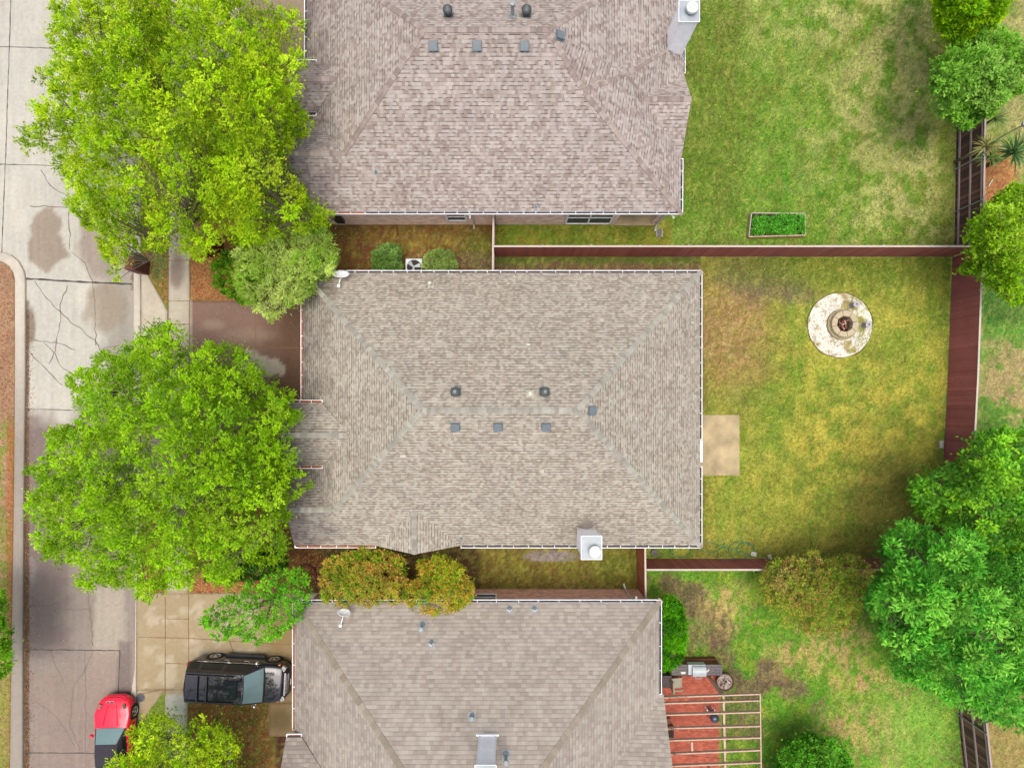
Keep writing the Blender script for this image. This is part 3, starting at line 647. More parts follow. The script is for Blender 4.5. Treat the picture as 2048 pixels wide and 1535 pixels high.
tree('garden_tree', 'yellow-green tree at the right edge overhanging the meeting of two fences', 'tree', [(1936, 452), (1962, 420), (1985, 400), (2020, 366), (2060, 380), (2110, 480), (2070, 600), (2022, 608), (1992, 578), (1960, 572), (1950, 552), (1918, 552), (1914, 536), (1940, 520), (1932, 488)], 4.8, 2.7, [(152, 190, 34, 3), (124, 170, 26, 2), (176, 204, 60, 1)], seed=33, trunk=(1985, 520), L=.14, W=.09, spacing=.55, br=.5, shoots=20, tr=.1)
tree('garden_tree', 'mid-green leafy tree at the right edge below the long brown fence', 'tree', [(1818, 980), (1845, 945), (1852, 920), (1880, 908), (1906, 932), (1930, 905), (1942, 880), (1990, 858), (2060, 866), (2120, 1000), (2090, 1110), (1950, 1090), (1905, 1050), (1860, 1042), (1830, 1012)], 6.2, 3., [(112, 176, 44, 3), (86, 146, 50, 2), (154, 204, 46, 2)], seed=34, trunk=(1905, 960), L=.19, W=.11, spacing=.52, br=.42, shoots=15, nl=6, tr=.18, zj=.8)
tree('garden_tree', 'largest dense green tree in the bottom right garden', 'tree', [(1754, 1112), (1790, 1052), (1830, 1040), (1870, 1064), (1905, 1050), (1950, 1072), (2060, 1080), (2150, 1200), (2100, 1450), (2000, 1440), (1960, 1425), (1900, 1398), (1858, 1372), (1800, 1352), (1748, 1312), (1766, 1268), (1732, 1200), (1752, 1160)], 7.4, 3.8, [(98, 178, 50, 3), (72, 146, 46, 2), (146, 206, 76, 2)], seed=35, trunk=(1850, 1180), L=.22, W=.085, spacing=.52, br=.42, shoots=17, nl=6, tr=.22, zj=.6)
tree('shrub', 'leafy green shrub at the bottom edge to the right of the pergola', 'shrub', [(1546, 1550), (1560, 1500), (1590, 1480), (1620, 1464), (1650, 1472), (1690, 1490), (1706, 1560), (1690, 1640), (1560, 1640)], 2.4, 1.1, [(96, 168, 40, 3), (120, 184, 56, 2)], seed=36, trunk=(1630, 1560), L=.15, W=.08, spacing=.5, br=.45, shoots=18, tr=.06)
tree('verge_shrub', 'bright green shrub at the left edge beyond the kerb', 'shrub', [(-90, 1170), (6, 1182), (12, 1212), (2, 1240), (22, 1258), (16, 1300), (26, 1312), (14, 1345), (-10, 1372), (-90, 1340)], 3.4, 1.6, [(120, 186, 34, 3), (146, 200, 40, 2)], seed=37, trunk=(-30, 1250), L=.13, spacing=.5, br=.5, shoots=20, tr=.08)
sk = dict(L=.07, W=.045, spacing=.2, br=.22, shoots=24, nl=9, tr=.03, zj=.06, group='clipped shrubs beside the air conditioner', up=1.)
tree('clipped_shrub', 'rounded dark green clipped shrub left of the air conditioner', 'shrub', [(748, 538), (746, 512), (752, 497), (775, 488), (796, 492), (803, 515), (802, 546), (750, 546)], 1.3, .7, [(120, 156, 70, 3), (146, 178, 96, 2), (90, 124, 50, 2)], seed=41, trunk=(776, 522), **sk)
tree('clipped_shrub', 'paler clipped shrub right of the air conditioner', 'shrub', [(846, 538), (850, 514), (872, 502), (893, 498), (908, 510), (914, 528), (906, 546), (848, 546)], 1.2, .7, [(146, 166, 84, 3), (176, 190, 110, 2), (104, 134, 56, 2)], seed=42, trunk=(882, 528), **sk)
tree('low_shrub', 'dark leafy bush half hidden beneath the big middle street tree', 'shrub', [(412, 1160), (440, 1120), (500, 1100), (560, 1090), (575, 1130), (540, 1150), (480, 1162)], 2., .9, [(60, 110, 30, 3), (84, 136, 34, 2)], seed=43, trunk=(520, 1120), L=.11, spacing=.45, br=.4, shoots=16, tr=.05)
tree('red_shrub', 'small dark red shrub peeping out under the largest street tree', 'shrub', [(405, 490), (420, 474), (440, 478), (445, 500), (425, 512), (408, 508)], 1.9, 1.5, [(130, 50, 52, 3), (96, 60, 40, 2)], seed=44, trunk=(440, 500), L=.1, spacing=.3, br=.3, shoots=14, tr=.03)

def yucca(label, px, py, z, n, Lb, cols, seed):
    rs = np.random.RandomState(seed); b = P(px, py, z); t = thing('yucca', label, 'yucca', (b.x, b.y, 0), 0, 'spiky yuccas behind the fence')
    vs, fs, cs = [], [], []
    for i in range(n):
        a = rs.uniform(0, 2*math.pi); e = rs.uniform(-.25, 1.2); L = Lb*rs.uniform(.7, 1.1); d = np.array([math.cos(a)*math.cos(e), math.sin(a)*math.cos(e), math.sin(e)])
        s = np.array([-math.sin(a), math.cos(a), 0])*.028; o = np.array([0, 0, z]); c = np.array(C(*cols[rs.randint(len(cols))]))*rs.uniform(.75, 1.2)
        k = len(vs); m = o+d*L*.5; tip = o+d*L-np.array([0, 0, L*.18])
        vs += [o-s*.6, o+s*.6, m+s, tip, m-s]; cs += [c]*5; fs += [(k, k+1, k+2, k+4), (k+4, k+2, k+3, k+3)]
    me = MB(); 
    for v, c in zip(vs, cs): me.v.append(tuple(v)); me.c.append(tuple(c))
    me.f = [f if f[2] != f[3] else f[:3] for f in fs]
    me.build('spiky_leaves', M_leaf, t); MB().tube([(0, 0, 0), (0, 0, z)], [.12, .09], 8).build('trunk', M_bark, t, True)
yucca('yucca with dry straw-coloured blades leaning on the fence', 1972, 292, 1.9, 60, .75, [(206, 188, 120), (180, 186, 110), (128, 152, 78)], 1)
yucca('yucca with green blades spreading over the top of the fence', 1980, 315, 1.8, 46, .8, [(120, 150, 74), (150, 176, 96)], 2)
yucca('large blue-green yucca at the right edge behind the fence', 2026, 305, 1.7, 90, 1.2, [(96, 140, 78), (120, 164, 96), (80, 120, 66)], 3)
yucca('pale green yucca just below the round mid-green tree', 1990, 238, 1.5, 60, .85, [(140, 172, 92), (168, 188, 110)], 4)

# ------------------------------------------------------------ ground cover (stuff)
def scatter(name, label, cat, rects, n, L, W, colf, mat, seed, z=.01, lean=.8, up=1., mask=None):
    rs = np.random.RandomState(seed); area = np.array([abs((r[2]-r[0])*(r[3]-r[1]))*(r[4] if len(r) > 4 else 1) for r in rects]); pick = rs.choice(len(rects), n, p=area/area.sum())
    Rr = np.array([r[:4] for r in rects], float)[pick]; x = Rr[:, 0]+rs.rand(n)*(Rr[:, 2]-Rr[:, 0]); y = Rr[:, 1]+rs.rand(n)*(Rr[:, 3]-Rr[:, 1])
    if mask is not None: k = mask(x, y, rs); x = x[k]; y = y[k]
    X = (x-CX)*H/F; Y = (CY-y)*H/F; n = len(X); pos = np.stack([X, Y, np.full(n, z)], -1)
    ax = rs.normal(size=(n, 3)); ax[:, :2] *= lean; ax[:, 2] = np.abs(ax[:, 2])*up+.03
    v, q, c = leaves(rs, pos, ax, L, W, colf(X, Y, rs)); v[:, 2] = np.maximum(v[:, 2], z)
    return tag(np_mesh(name, v, q, c, mat), label, cat, kind='stuff')
def gcol(X, Y, rs):
    c = col_ground(X+rs.normal(size=len(X))*.06, Y+rs.normal(size=len(X))*.06); return c*rs.uniform(.62, 1.5, (len(X), 1))*np.array([1, 1, .9])
scatter('grass', 'short mown grass of the back gardens and passages', 'grass', [(1345, -20, 1925, 492), (1380, 516, 1900, 1112), (1300, 1142, 1925, 1560), (992, 455, 1345, 490), (640, 452, 985, 540, .3), (600, 1100, 1270, 1175, .4), (1968, 0, 2060, 1535, .6), (376, 1408, 536, 1560, .5)], 230000, .085, .022, gcol, M_blade, 1,
        mask=lambda x, y, rs: ~(((x-1680)**2+(y-650)**2 < 68**2) | ((x > 1403) & (x < 1480) & (y > 826) & (y < 952)) | ((x < 1442) & (y > 1345) & (x > 1300))))
def lc(*cols):
    a = np.array([C(*c) for c in cols])
    return lambda X, Y, rs: a[rs.randint(len(a), size=len(X))]*rs.uniform(.6, 1.25, (len(X), 1))
oran = lc((236, 160, 104), (220, 136, 84), (244, 186, 136), (176, 106, 66))
scatter('fallen_leaves', 'orange fallen leaves and mulch between sidewalk and bushes', 'leaves', [(383, 470, 520, 602, 2.2), (286, 470, 337, 620, 1.), (380, 1150, 520, 1186, 2.5), (376, 1408, 536, 1560, .35), (575, 1100, 650, 1175, 1.)], 15000, .07, .04, oran, M_debris, 2, z=.012, up=.3, mask=lambda x, y, rs: (x > 338) | (x > np.interp(y, [545, 562, 600, 622], [293, 304, 326, 338])))
scatter('gutter_litter', 'brown leaf litter lying along the west kerb of the road', 'leaves', [(50, 620, 58, 1560, 4), (54, 620, 70, 1560, .5), (262, 500, 270, 580, 4), (262, 1375, 272, 1440, 5)], 5200, .06, .035, lc((176, 120, 72), (206, 150, 96), (130, 82, 50)), M_debris, 3, z=.012, up=.25)
scatter('verge_litter', 'bark and dry leaves covering the verge beyond the kerb', 'leaves', [(-20, 528, 31, 840, 1), (-20, 840, 28, 1560, .6)], 5200, .07, .04, lc((220, 166, 130), (176, 120, 90), (234, 190, 154), (190, 104, 56)), M_debris, 4, z=.105, up=.3)
scatter('petals', 'pale petals and leaves scattered over the road and passages', 'leaves', [(60, 850, 262, 1540, 1), (640, 455, 985, 540, 3), (640, 1100, 1260, 1175, 2.2), (1400, 1142, 1560, 1250, 2), (383, 604, 600, 720, .8)], 2400, .045, .035, lc((216, 190, 160), (226, 206, 180), (190, 130, 84)), M_debris, 5, z=.03, up=.2)
def dand(x, y, rs): return fbm(x*.02, y*.02)+rs.rand(len(x))*.25 > .62
scatter('dandelions', 'tiny yellow dandelion heads dotted over the lawns', 'flowers', [(1380, 0, 1900, 488, 1.4), (1400, 520, 1900, 1090, .3)], 1500, .055, .05, lc((240, 225, 30), (230, 210, 20)), M_debris, 6, z=.07, up=.1, mask=dand)
def ward(mx): return mx
def wf(x, y, rs): return fbm(x*.03+8, y*.03)+rs.rand(len(x))*.2 > .6
scatter('clover', 'pale green broad-leaved weeds in patches in the top lawn', 'weeds', [(1380, 0, 1900, 488, 1), (1520, 500, 1900, 560, .8)], 6000, .09, .06, lc((150, 184, 92), (128, 176, 60)), M_blade, 7, z=.03, up=.4, mask=wf)

# ------------------------------------------------------------ houses
def roof_mesh(name, faces, mat, parent, thick=.16, inset=(), zmax=2.97):
    def ins(p):
        p = Vector(p); hit = False
        if p.z < zmax:
            for ax, co, sg, tol in inset:
                if abs(p[ax]-co) < tol: p[ax] += sg*.115; hit = True
        if hit: p.z += .07
        return p
    faces = [[ins(p) for p in f] for f in faces]
    vs = []; key = {}
    def vid(p):
        k = (round(p[0], 3), round(p[1], 3), round(p[2], 3))
        if k not in key: key[k] = len(vs); vs.append(Vector(p))
        return key[k]
    fl = []
    for f in faces:
        ids = [vid(p) for p in f]; nrm = Vector((0, 0, 0)); n = len(ids)
        for i in range(n):
            a, b = vs[ids[i]], vs[ids[(i+1) % n]]; nrm += a.cross(b)
        if nrm.z < 0: ids = ids[::-1]
        fl.append(ids)
    e = {}
    for f in fl:
        for i in range(len(f)): e[(f[i], f[(i+1) % len(f)])] = e.get((f[i], f[(i+1) % len(f)]), 0)+1
    N = len(vs); bot = [v-Vector((0, 0, thick)) for v in vs]; allf = list(fl)+[tuple(i+N for i in f[::-1]) for f in fl]; top = len(fl)
    for (a, b) in e:
        if (b, a) not in e: allf.append((a, a+N, b+N, b))
    me = bpy.data.meshes.new(name); me.from_pydata([tuple(v) for v in vs+bot], [], allf); me.update()
    uv = me.uv_layers.new(name='UVMap')
    for pi, p in enumerate(me.polygons):
        n = p.normal
        if abs(n.z) < .05: s = Vector((0, 0, 1)); u = Vector((n.y, -n.x, 0))
        else:
            s = Vector((-n.x*n.z, -n.y*n.z, 1-n.z*n.z))
            s = s.normalized() if s.length > 1e-4 else Vector((0, 1, 0)); u = s.cross(n)
        for li in p.loop_indices:
            co = me.vertices[me.loops[li].vertex_index].co; uv.data[li].uv = (co.dot(u), co.dot(s))
        p.material_index = 0 if pi < top else 1
    me.materials.append(mat); me.materials.append(mat if 'gable' in name else M_white2)
    o = bpy.data.objects.new(name, me); return link(o, parent)
def caps(parent, segs, cols, wd=.16, step=.17, seed=1, lift=.022):
    rs = random.Random(seed)
    for a, b, sa, sb in segs:
        mb = MB()      # sa, sb: drop per metre to either side
        a, b = Vector(a), Vector(b); d = b-a; L = d.length; d.normalize(); h = Vector((-d.y, d.x, 0)).normalized(); n = int(L/step); up = Vector((0, 0, 1))
        for i in range(n):
            p0 = a+d*(i*step); p1 = a+d*((i+1)*step+.03); c = C(*cols[rs.randrange(len(cols))]); k = rs.uniform(.93, 1.07); mb.cur = tuple(x*k for x in c)
            q0 = p0+up*(lift+.014); q1 = p1+up*lift
            L0 = q0+h*wd-up*wd*sa; L1 = q1+h*wd-up*wd*sa; R0 = q0-h*wd-up*wd*sb; R1 = q1-h*wd-up*wd*sb
            dn = up*.03
            mb.add([q0, q1, L0, L1, R0, R1, q0-dn, L0-dn, R0-dn, L1-dn, R1-dn], [(0, 1, 3, 2), (0, 4, 5, 1), (0, 2, 7, 6), (0, 6, 8, 4), (2, 3, 9, 7), (4, 8, 10, 5)])
        mb.build('ridge_cap', M_paintattr, parent)
def gutter(parent, a, b, out, full=False, hang=.62, zoff=0):
    a, b = Vector(a), Vector(b); o = Vector((*out, 0)).normalized(); mb = MB()
    dz = Vector((0, 0, -.03)); e = (b-a).normalized()
    o = o*1; mb.bar(a-o*.0+dz, b-o*.0+dz, .024, .11); mb.bar(a-o*.06+dz*3.2, b-o*.06+dz*3.2, .11, .012)
    L = (b-a).length; n = max(1, round(L/hang)); rr = random.Random(int(L*100))
    for i in range(n+1):
        p = a+e*min(L-.02, max(.02, i*L/n+(rr.uniform(-.06, .06) if 0 < i < n else 0))); mb.bar(p-o*.13+Vector((0, 0, .018)), p+o*.01+Vector((0, 0, .018)), .022, .012)
    g = mb.build('gutter', M_white, parent)
    m2 = MB(); m2.bar(a-o*.06+dz*2.3, b-o*.06+dz*2.3, .09, .02); m2.build('gutter_leaf_litter' if full else 'gutter_trough', M_mulch if full else M_dark, g)
    return g
M_mulch = plain('gutter_mulch', C(176, 96, 50), .95, var=.35, scale=20)
def z_on(pl, x, y): return pl[2]+pl[0]*x+pl[1]*y
def frame_on(pl, px, py, dz=0.):
    p = plane_pt(px, py, pl); n = Vector((-pl[0], -pl[1], 1)).normalized(); s = Vector((-n.x*n.z, -n.y*n.z, 1-n.z*n.z)).normalized(); u = s.cross(n)
    return p, Matrix(((u.x, s.x, n.x, p.x), (u.y, s.y, n.y, p.y), (u.z, s.z, n.z, p.z), (0, 0, 0, 1)))
def box_vent(roof, pl, px, py, sz=.32):
    p, M = frame_on(pl, px, py); mb = MB(); mb.box(-sz*.62, sz*.62, -sz*.6, sz*.6, .004, .014, M); mb.box(-sz/2, sz/2, -sz*.45, sz*.5, .014, .1, M); mb.box(-sz*.52, sz*.52, -sz*.55, sz*.52, .1, .125, M)
    return mb.build('box_vent', M_grey, roof, bevel=.008)
def turbine(roof, pl, px, py):
    p = P(px, py, plane_pt(px, py, pl).z+.35); b = Vector((p.x, p.y, z_on(pl, p.x, p.y))); mb = MB(); M = Matrix.Translation(b)
    pf, Mf = frame_on(pl, px, py); 
    mb.box(-.2, .2, -.2, .2, -.03, .02, Matrix.Translation(b-Mf.to_translation()) @ Mf)
    mb.lathe([(.13, -.05), (.13, .2), (.16, .22)], 18, M)
    prof = [(.02+.17*math.sin(math.pi*t)**.55, .22+.28*t) for t in [i/9 for i in range(10)]]; prof[0] = (.14, .22); prof[-1] = (.06, .5)
    mb.lathe(prof, 20, M)
    for k in range(20):
        a = 2*math.pi*k/20; q = [b+V(math.cos(a)*(r+.008), math.sin(a)*(r+.008), z) for r, z in prof[1:-1]]
        mb.tube(q, .008, 3, cap=False)
    mb.lathe([(.065, .5), (.06, .515), (.01, .52)], 14, M)
    return mb.build('turbine_vent', M_grey2, roof, False)
M_grey2 = plain('turbine_metal', C(120, 124, 124), .45, metal=.4, var=.15)
def pipe(roof, pl, px, py, r=.05, h=.35, mat=None, cap=False, flange=True, hood=None):
    t = plane_pt(px, py, pl); b = Vector((t.x, t.y, t.z)); mb = MB(); M = Matrix.Translation(b)
    pf, Mf = frame_on(pl, px, py)
    if flange: mb.box(-r*2.6, r*2.6, -r*2.6, r*3.2, .003, .016, Mf); mb.lathe([(r*2.1, -.02), (r*1.3, .1)], 12, M)
    mb.lathe([(r, -.05), (r, h)], 12, M)
    if cap: mb.lathe([(r*1.7, h-.02), (r*1.7, h+.05), (r*.8, h+.08)], 14, M)
    if hood: mb.box(-.13, .13, -.04, .04, .1, .13, M)
    return mb.build('vent_pipe', mat or M_galv, roof)
def chimney(parent, x0, x1, y0, y1, zb, zt, fl, stain_shade=True):
    c = MB().box(x0, x1, y0, y1, zb, zt).build('chimney', M_white2, parent)
    tr = MB()
    for x in (x0, x1):
        for y in (y0, y1): tr.box(x-.035, x+.035, y-.035, y+.035, zb, zt-.01)
    tr.build('corner_trim', M_white, c)
    cp = MB().box(x0-.07, x1+.07, y0-.07, y1+.07, zt, zt+.05); cp.build('chimney_cap', M_cap, c)
    e = MB(); a, b, d, g = x0-.075, x1+.075, y0-.075, y1+.075
    for p, q in (((a, d), (b, d)), ((b, d), (b, g)), ((b, g), (a, g)), ((a, g), (a, d))): e.bar((*p, zt+.055), (*q, zt+.055), .02, .03)
    e.build('cap_rim', M_white, c)
    f = MB(); M = Matrix.Translation((fl[0], fl[1], zt+.05)); f.lathe([(.17, 0), (.17, .14)], 20, M); f.lathe([(.25, .14), (.25, .24), (.22, .26)], 24, M); f.build('flue', M_cream2, c)
    for an in range(4): k = MB(); k.lathe([(.012, .262), (.012, .27)], 6, M @ Matrix.Translation((.11*math.cos(an*1.57+.4), .11*math.sin(an*1.57+.4), 0))); k.build('screw', M_dark, c)
    return c
M_cap = plain('zinc_cap', C(186, 192, 198), .45, var=.2, scale=2.2); M_cream2 = plain('flue_cap', C(244, 242, 232), .5, var=.05)
M_ridgec = [(190, 182, 169), (178, 170, 157), (198, 191, 178), (170, 161, 149), (184, 175, 162)]
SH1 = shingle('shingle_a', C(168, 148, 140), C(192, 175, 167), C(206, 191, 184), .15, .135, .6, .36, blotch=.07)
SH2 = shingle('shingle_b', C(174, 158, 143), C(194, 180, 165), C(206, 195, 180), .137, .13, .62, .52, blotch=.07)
SH3 = shingle('shingle_c', C(175, 159, 148), C(188, 173, 161), C(198, 185, 172), .165, .2, .14, .5, blotch=.06, stain_shade=.3)
EZ = 2.95

# ---- middle house
h2 = thing('house', 'middle house with brown-grey hip roof and pale ridge caps', 'house', (0, 0, 0))
S2 = (0, .6, EZ+.6*6.74); N2 = (0, -.6, EZ+.6*6.14); W2 = (.619, 0, EZ+.619*9.77); E2 = (-.62, 0, EZ+.62*8.88)
NW = (-9.77, 6.14, EZ); NE = (8.88, 6.14, EZ); SE = (8.88, -6.74, EZ); Rw = (-3.53, -.3, 6.814); Re = (2.65, -.3, 6.814)
J = (-7.864, -4.773, 4.13); G1 = (-10.05, -4.773, 4.13); SWc = (-10.05, -6.74, EZ); Vv = (-9.77, -2.806, EZ); V2 = (-10.05, -2.806, EZ)
gx = -4.31; Ka = (gx, -4.773, 4.13); K2 = (gx, -6.74, 4.13); ga = (gx-1.967, -6.74, EZ); gb = (gx+1.967, -6.74, EZ)
faces = [[NW, NE, Re, Rw], [NE, SE, Re], [SWc, ga, Ka, gb, SE, Re, Rw, J, G1], [ga, K2, Ka], [gb, Ka, K2], [NW, Rw, J, Vv], [G1, J, Vv, V2]]
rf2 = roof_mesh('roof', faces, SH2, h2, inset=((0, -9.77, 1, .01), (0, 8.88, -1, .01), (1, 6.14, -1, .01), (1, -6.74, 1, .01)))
gf = [[(-10.05, .113, 3.73), (-8.51, .113, 3.73), (-7.02, -1.42, 4.65), (-10.05, -1.42, 4.65)], [(-10.05, -2.96, 3.73), (-10.05, -1.42, 4.65), (-7.02, -1.42, 4.65), (-8.51, -2.96, 3.73)]]
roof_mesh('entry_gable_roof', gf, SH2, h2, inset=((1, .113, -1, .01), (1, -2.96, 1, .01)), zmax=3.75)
caps(rf2, [(NW, Rw, .45, .45), (NE, Re, .45, .45), (SE, Re, .45, .45), (J, Rw, .45, .45), (Rw, Re, .6, .6), (G1, J, .6, .6), ((-10.05, -1.42, 4.65), (-7.02, -1.42, 4.65), .6, .6), (K2, Ka, .6, .6)], M_ridgec, wd=.115, seed=2)
wl = MB(); wl.prism([(-9.35, 5.72), (8.46, 5.72), (8.46, -6.3), (-9.75, -6.3), (-9.75, -3.2), (-9.35, -3.2)], 0, 2.8); wl.box(-9.75, -8, -2.6, -.25, 0, 3.6)
wl.add([(-9.74, -2.6, 3.6), (-9.74, -.25, 3.6), (-9.74, -1.42, 4.4)], [(0, 1, 2)]); wl.add([(-9.74, -6.3, 2.8), (-9.74, -3.2, 2.8), (-9.74, -4.77, 3.95)], [(0, 1, 2)]); wl.add([(gx-1.7, -6.31, 2.8), (gx+1.7, -6.31, 2.8), (gx, -6.31, 3.95)], [(0, 1, 2)])
wl.build('wall', M_brickw, h2)
gutter(h2, NW, (-9.77, .12, EZ), (-1, 0), True); gutter(h2, (-9.77, 6.14, EZ), NE, (0, 1)); gutter(h2, NE, (8.88, -1.72, EZ), (1, 0)); gutter(h2, (8.88, -2.95, EZ), SE, (1, 0)); gutter(h2, gb, SE, (0, -1)); gutter(h2, SWc, ga, (0, -1), True)
gutter(h2, (-10.05, .113, 3.73), (-8.5, .113, 3.73), (0, 1), True); gutter(h2, (-10.05, -2.96, 3.73), (-8.5, -2.96, 3.73), (0, -1), True); gutter(h2, (-10.05, -.6, 3.75), (-10.05, .11, 3.75), (-1, 0)); gutter(h2, (-10.05, -6.73, EZ), (-10.05, -6.2, EZ), (-1, 0))
MB().box(8.80, 8.89, -2.75, -1.75, EZ-.06, EZ+.06).build('eave_flashing', M_white, h2)
for a in ((911, 852), (996, 852), (1092, 852)): box_vent(rf2, S2, *a)
box_vent(rf2, E2, 1183, 821)
for a in ((910, 783), (1090, 783)): turbine(rf2, N2, *a)
pipe(rf2, N2, 1060, 787, .06, .3, M_cream, cap=True); pipe(rf2, N2, 862, 570, .05, .45, M_cream, cap=True); pipe(rf2, S2, 1084, 941, .03, .12, M_cream); pipe(rf2, S2, 922, 1076, .03, .1, M_galv)
def flat_patch(name, roof, pl, px, py, a, b, mat):
    p, M = frame_on(pl, px, py); return MB().box(-a/2, a/2, -b/2, b/2, .004, .03, M).build(name, mat, roof)
flat_patch('white_patch', rf2, S2, 806, 911, .24, .12, M_cream); flat_patch('white_patch', rf2, N2, 1204, 641, .14, .08, M_cream); flat_patch('white_patch', rf2, E2, 1384, 645, .09, .16, M_cream); flat_patch('white_patch', rf2, N2, 1057, 689, .16, .08, M_cream2)
ch = chimney(h2, 3.02, 3.74, -6.5, -5.66, 3., 5.5, (3.5, -6.2))
sad = MB(); sad.add([(3.02, -5.66, 3.55), (3.74, -5.66, 3.55), (3.38, -5.66, 4.0), (3.38, -4.95, 4.03)], [(0, 2, 3), (2, 1, 3)]); sad.build('cricket', plain('cricket_metal', C(186, 170, 158), .8), h2)

# ---- north house
h1 = thing('house', 'top house with pinkish-grey hip roof and pale brick side wall', 'house', (0, 10, 0))
def hp(o): o.parent = h1; o.matrix_parent_inverse = Matrix.Translation((0, -10, 0)); return o
class PH:  # parent wrapper keeps world coordinates
    pass
h1.location = (0, 0, 0)
S1 = (0, .6, EZ-.6*8.77)
Rw1 = plane_pt(848, 58, S1); Re1 = plane_pt(1097, 58, S1); J1 = plane_pt(680, 306, S1); K1 = plane_pt(1165, 178, S1)
WX = -9.6; pw = (Rw1.z-EZ)/(Rw1.x-WX); J1 = Vector((WX+(J1.z-EZ)/pw, J1.y, J1.z)); W1 = (pw, 0, EZ-pw*WX)
YN = Rw1.y+(Rw1.z-EZ)/.6; zr = Rw1.z; N1 = (0, -.6, zr+.6*Rw1.y)
e2s = (zr-EZ)/(8.1-Re1.x); E1u = (-e2s, 0, EZ+e2s*8.1)
NW1 = (WX, YN, EZ); NE1 = (8.1, YN, EZ); SE1 = (7.98, 8.77, EZ)
hw = (J1.z-EZ)/.6; G1n = (-9.9, J1.y, J1.z); SW1 = (-9.9, 8.77, EZ); V1 = (WX, J1.y+hw, EZ); V1b = (-9.9, J1.y+hw, EZ)
Gi = P(1290, 197, 4.1); gs = P(1367, 315, EZ); gn = P(1372, 151, EZ); gap = P(1383, 197, 4.1); gap = Vector((gap.x, Gi.y, 4.1))
Ai = P(1250, 150, 4.75); Bi = P(1330, 100, 3.65); Ce = P(1372, 92, EZ); v1 = plane_pt(1236, 140, E1u); v2 = plane_pt(1308, 84, E1u); Ce2 = P(1374, 70, EZ)
faces = [[SW1, SE1, K1, Re1, Rw1, J1, G1n], [NW1, Rw1, J1, V1], [G1n, J1, V1, V1b], [NW1, NE1, Re1, Rw1],
         [SE1, gs, Gi, Ai], [SE1, Ai, K1], [gs, gap, Gi], [gap, gn, Gi], [Gi, gn, Ce, Bi], [Gi, Bi, Ai], [K1, Ai, v1], [Ai, Bi, v2, v1], [Bi, Ce, Ce2, v2], [Re1, K1, v1], [Re1, v1, v2, Ce2, NE1]]
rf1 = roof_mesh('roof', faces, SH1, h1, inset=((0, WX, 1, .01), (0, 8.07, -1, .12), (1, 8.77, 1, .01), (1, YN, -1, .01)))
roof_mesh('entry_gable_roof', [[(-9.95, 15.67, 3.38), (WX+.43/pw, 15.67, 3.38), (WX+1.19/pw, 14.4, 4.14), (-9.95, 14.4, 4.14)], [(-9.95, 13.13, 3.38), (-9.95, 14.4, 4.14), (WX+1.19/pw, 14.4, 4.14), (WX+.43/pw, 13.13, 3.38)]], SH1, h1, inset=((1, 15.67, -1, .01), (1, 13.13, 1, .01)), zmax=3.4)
brc = [(182, 162, 154), (170, 150, 142), (192, 174, 166), (160, 141, 134)]
caps(rf1, [(J1, Rw1, .45, .45), (SE1, K1, .45, .45), (K1, Re1, .45, .45), (NW1, Rw1, .45, .45), (NE1, Re1, .45, .45), (Rw1, Re1, .6, .6), (G1n, J1, .6, .6), ((-9.95, 14.4, 4.14), (WX+1.19/pw, 14.4, 4.14), .6, .6), (gap, Gi, .6, .6), (K1, Ai, .2, .45), (Gi, Ai, .5, .5), (Bi, Ai, .5, .5)], brc, wd=.12, seed=3)
wl = MB(); wl.prism([(-9.18, 9.19), (5.35, 9.19), (5.35, 10.9), (7.55, 10.9), (7.55, 20.8), (-9.18, 20.8)], 0, 2.8); wl.box(7.22, 7.55, 9.19, 9.52, 0, 2.8); wl.box(5.3, 7.55, 9.2, 9.5, 2.35, 2.8); wl.box(-9.6, -8, 13.5, 15.3, 0, 3.3)
wl.add([(7.6, 11.7, 2.8), (7.6, 15., 2.8), (7.6, 13.45, 3.9)], [(0, 1, 2)])
wl.build('wall', M_brickw, h1)
MB().box(5.35, 7.6, 9.12, 10.9, 0, .1).build('porch_slab', M_slab, h1)
gutter(h1, SW1, SE1, (0, -1)); gutter(h1, SE1, (8., 11.35, EZ), (1, 0)); gutter(h1, (8.1, 15.3, EZ), (8.1, 16.9, EZ), (1, 0)); gutter(h1, (WX, 15.8, EZ), NW1, (-1, 0)); gutter(h1, (-9.95, 15.67, 3.38), (WX+.43/pw, 15.67, 3.38), (0, 1)); gutter(h1, (-9.95, 13.13, 3.38), (WX+.43/pw, 13.13, 3.38), (0, -1))
MB().bar((-9.8, 8.83, EZ-.05), (-6.8, 8.83, EZ-.05), .08, .02).build('gutter_leaf_litter', M_mulch, h1)
def window(parent, x0, x1, y, z0, z1, face=-1, bars=1):
    f = MB(); t = .07
    ya, yb = sorted((y+face*.09, y-face*.02))
    f.box(x0, x1, ya, yb, z0, z0+t); f.box(x0, x1, ya, yb, z1-t, z1); f.box(x0, x0+t, ya, yb, z0+t, z1-t); f.box(x1-t, x1, ya, yb, z0+t, z1-t)
    for i in range(bars):
        xm = x0+(x1-x0)*(i+1)/(bars+1); f.box(xm-.04, xm+.04, ya+.01, yb-.01, z0+t, z1-t)
    f.box(x0+t, x1-t, ya+.015, yb-.015, (z0+z1)/2-.03, (z0+z1)/2+.03)
    o = f.build('window', M_white, parent); ym = y+face*.045
    MB().box(x0+t, x1-t, ym-.006, ym+.006, (z0+z1)/2, z1-t).build('pane', M_glass, o); MB().box(x0+t, x1-t, ym-.008, ym+.008, z0+t, (z0+z1)/2).build('screen_pane', M_screen, o)
window(h1, 2.75, 5.05, 9.19, .35, 2.2); window(h1, -3.2, -2.2, 9.19, .85, 2.0, bars=0)
chimney(h1, 7.12, 7.84, 16.05, 16.8, 2.9, 5.5, (7.55, 16.45))
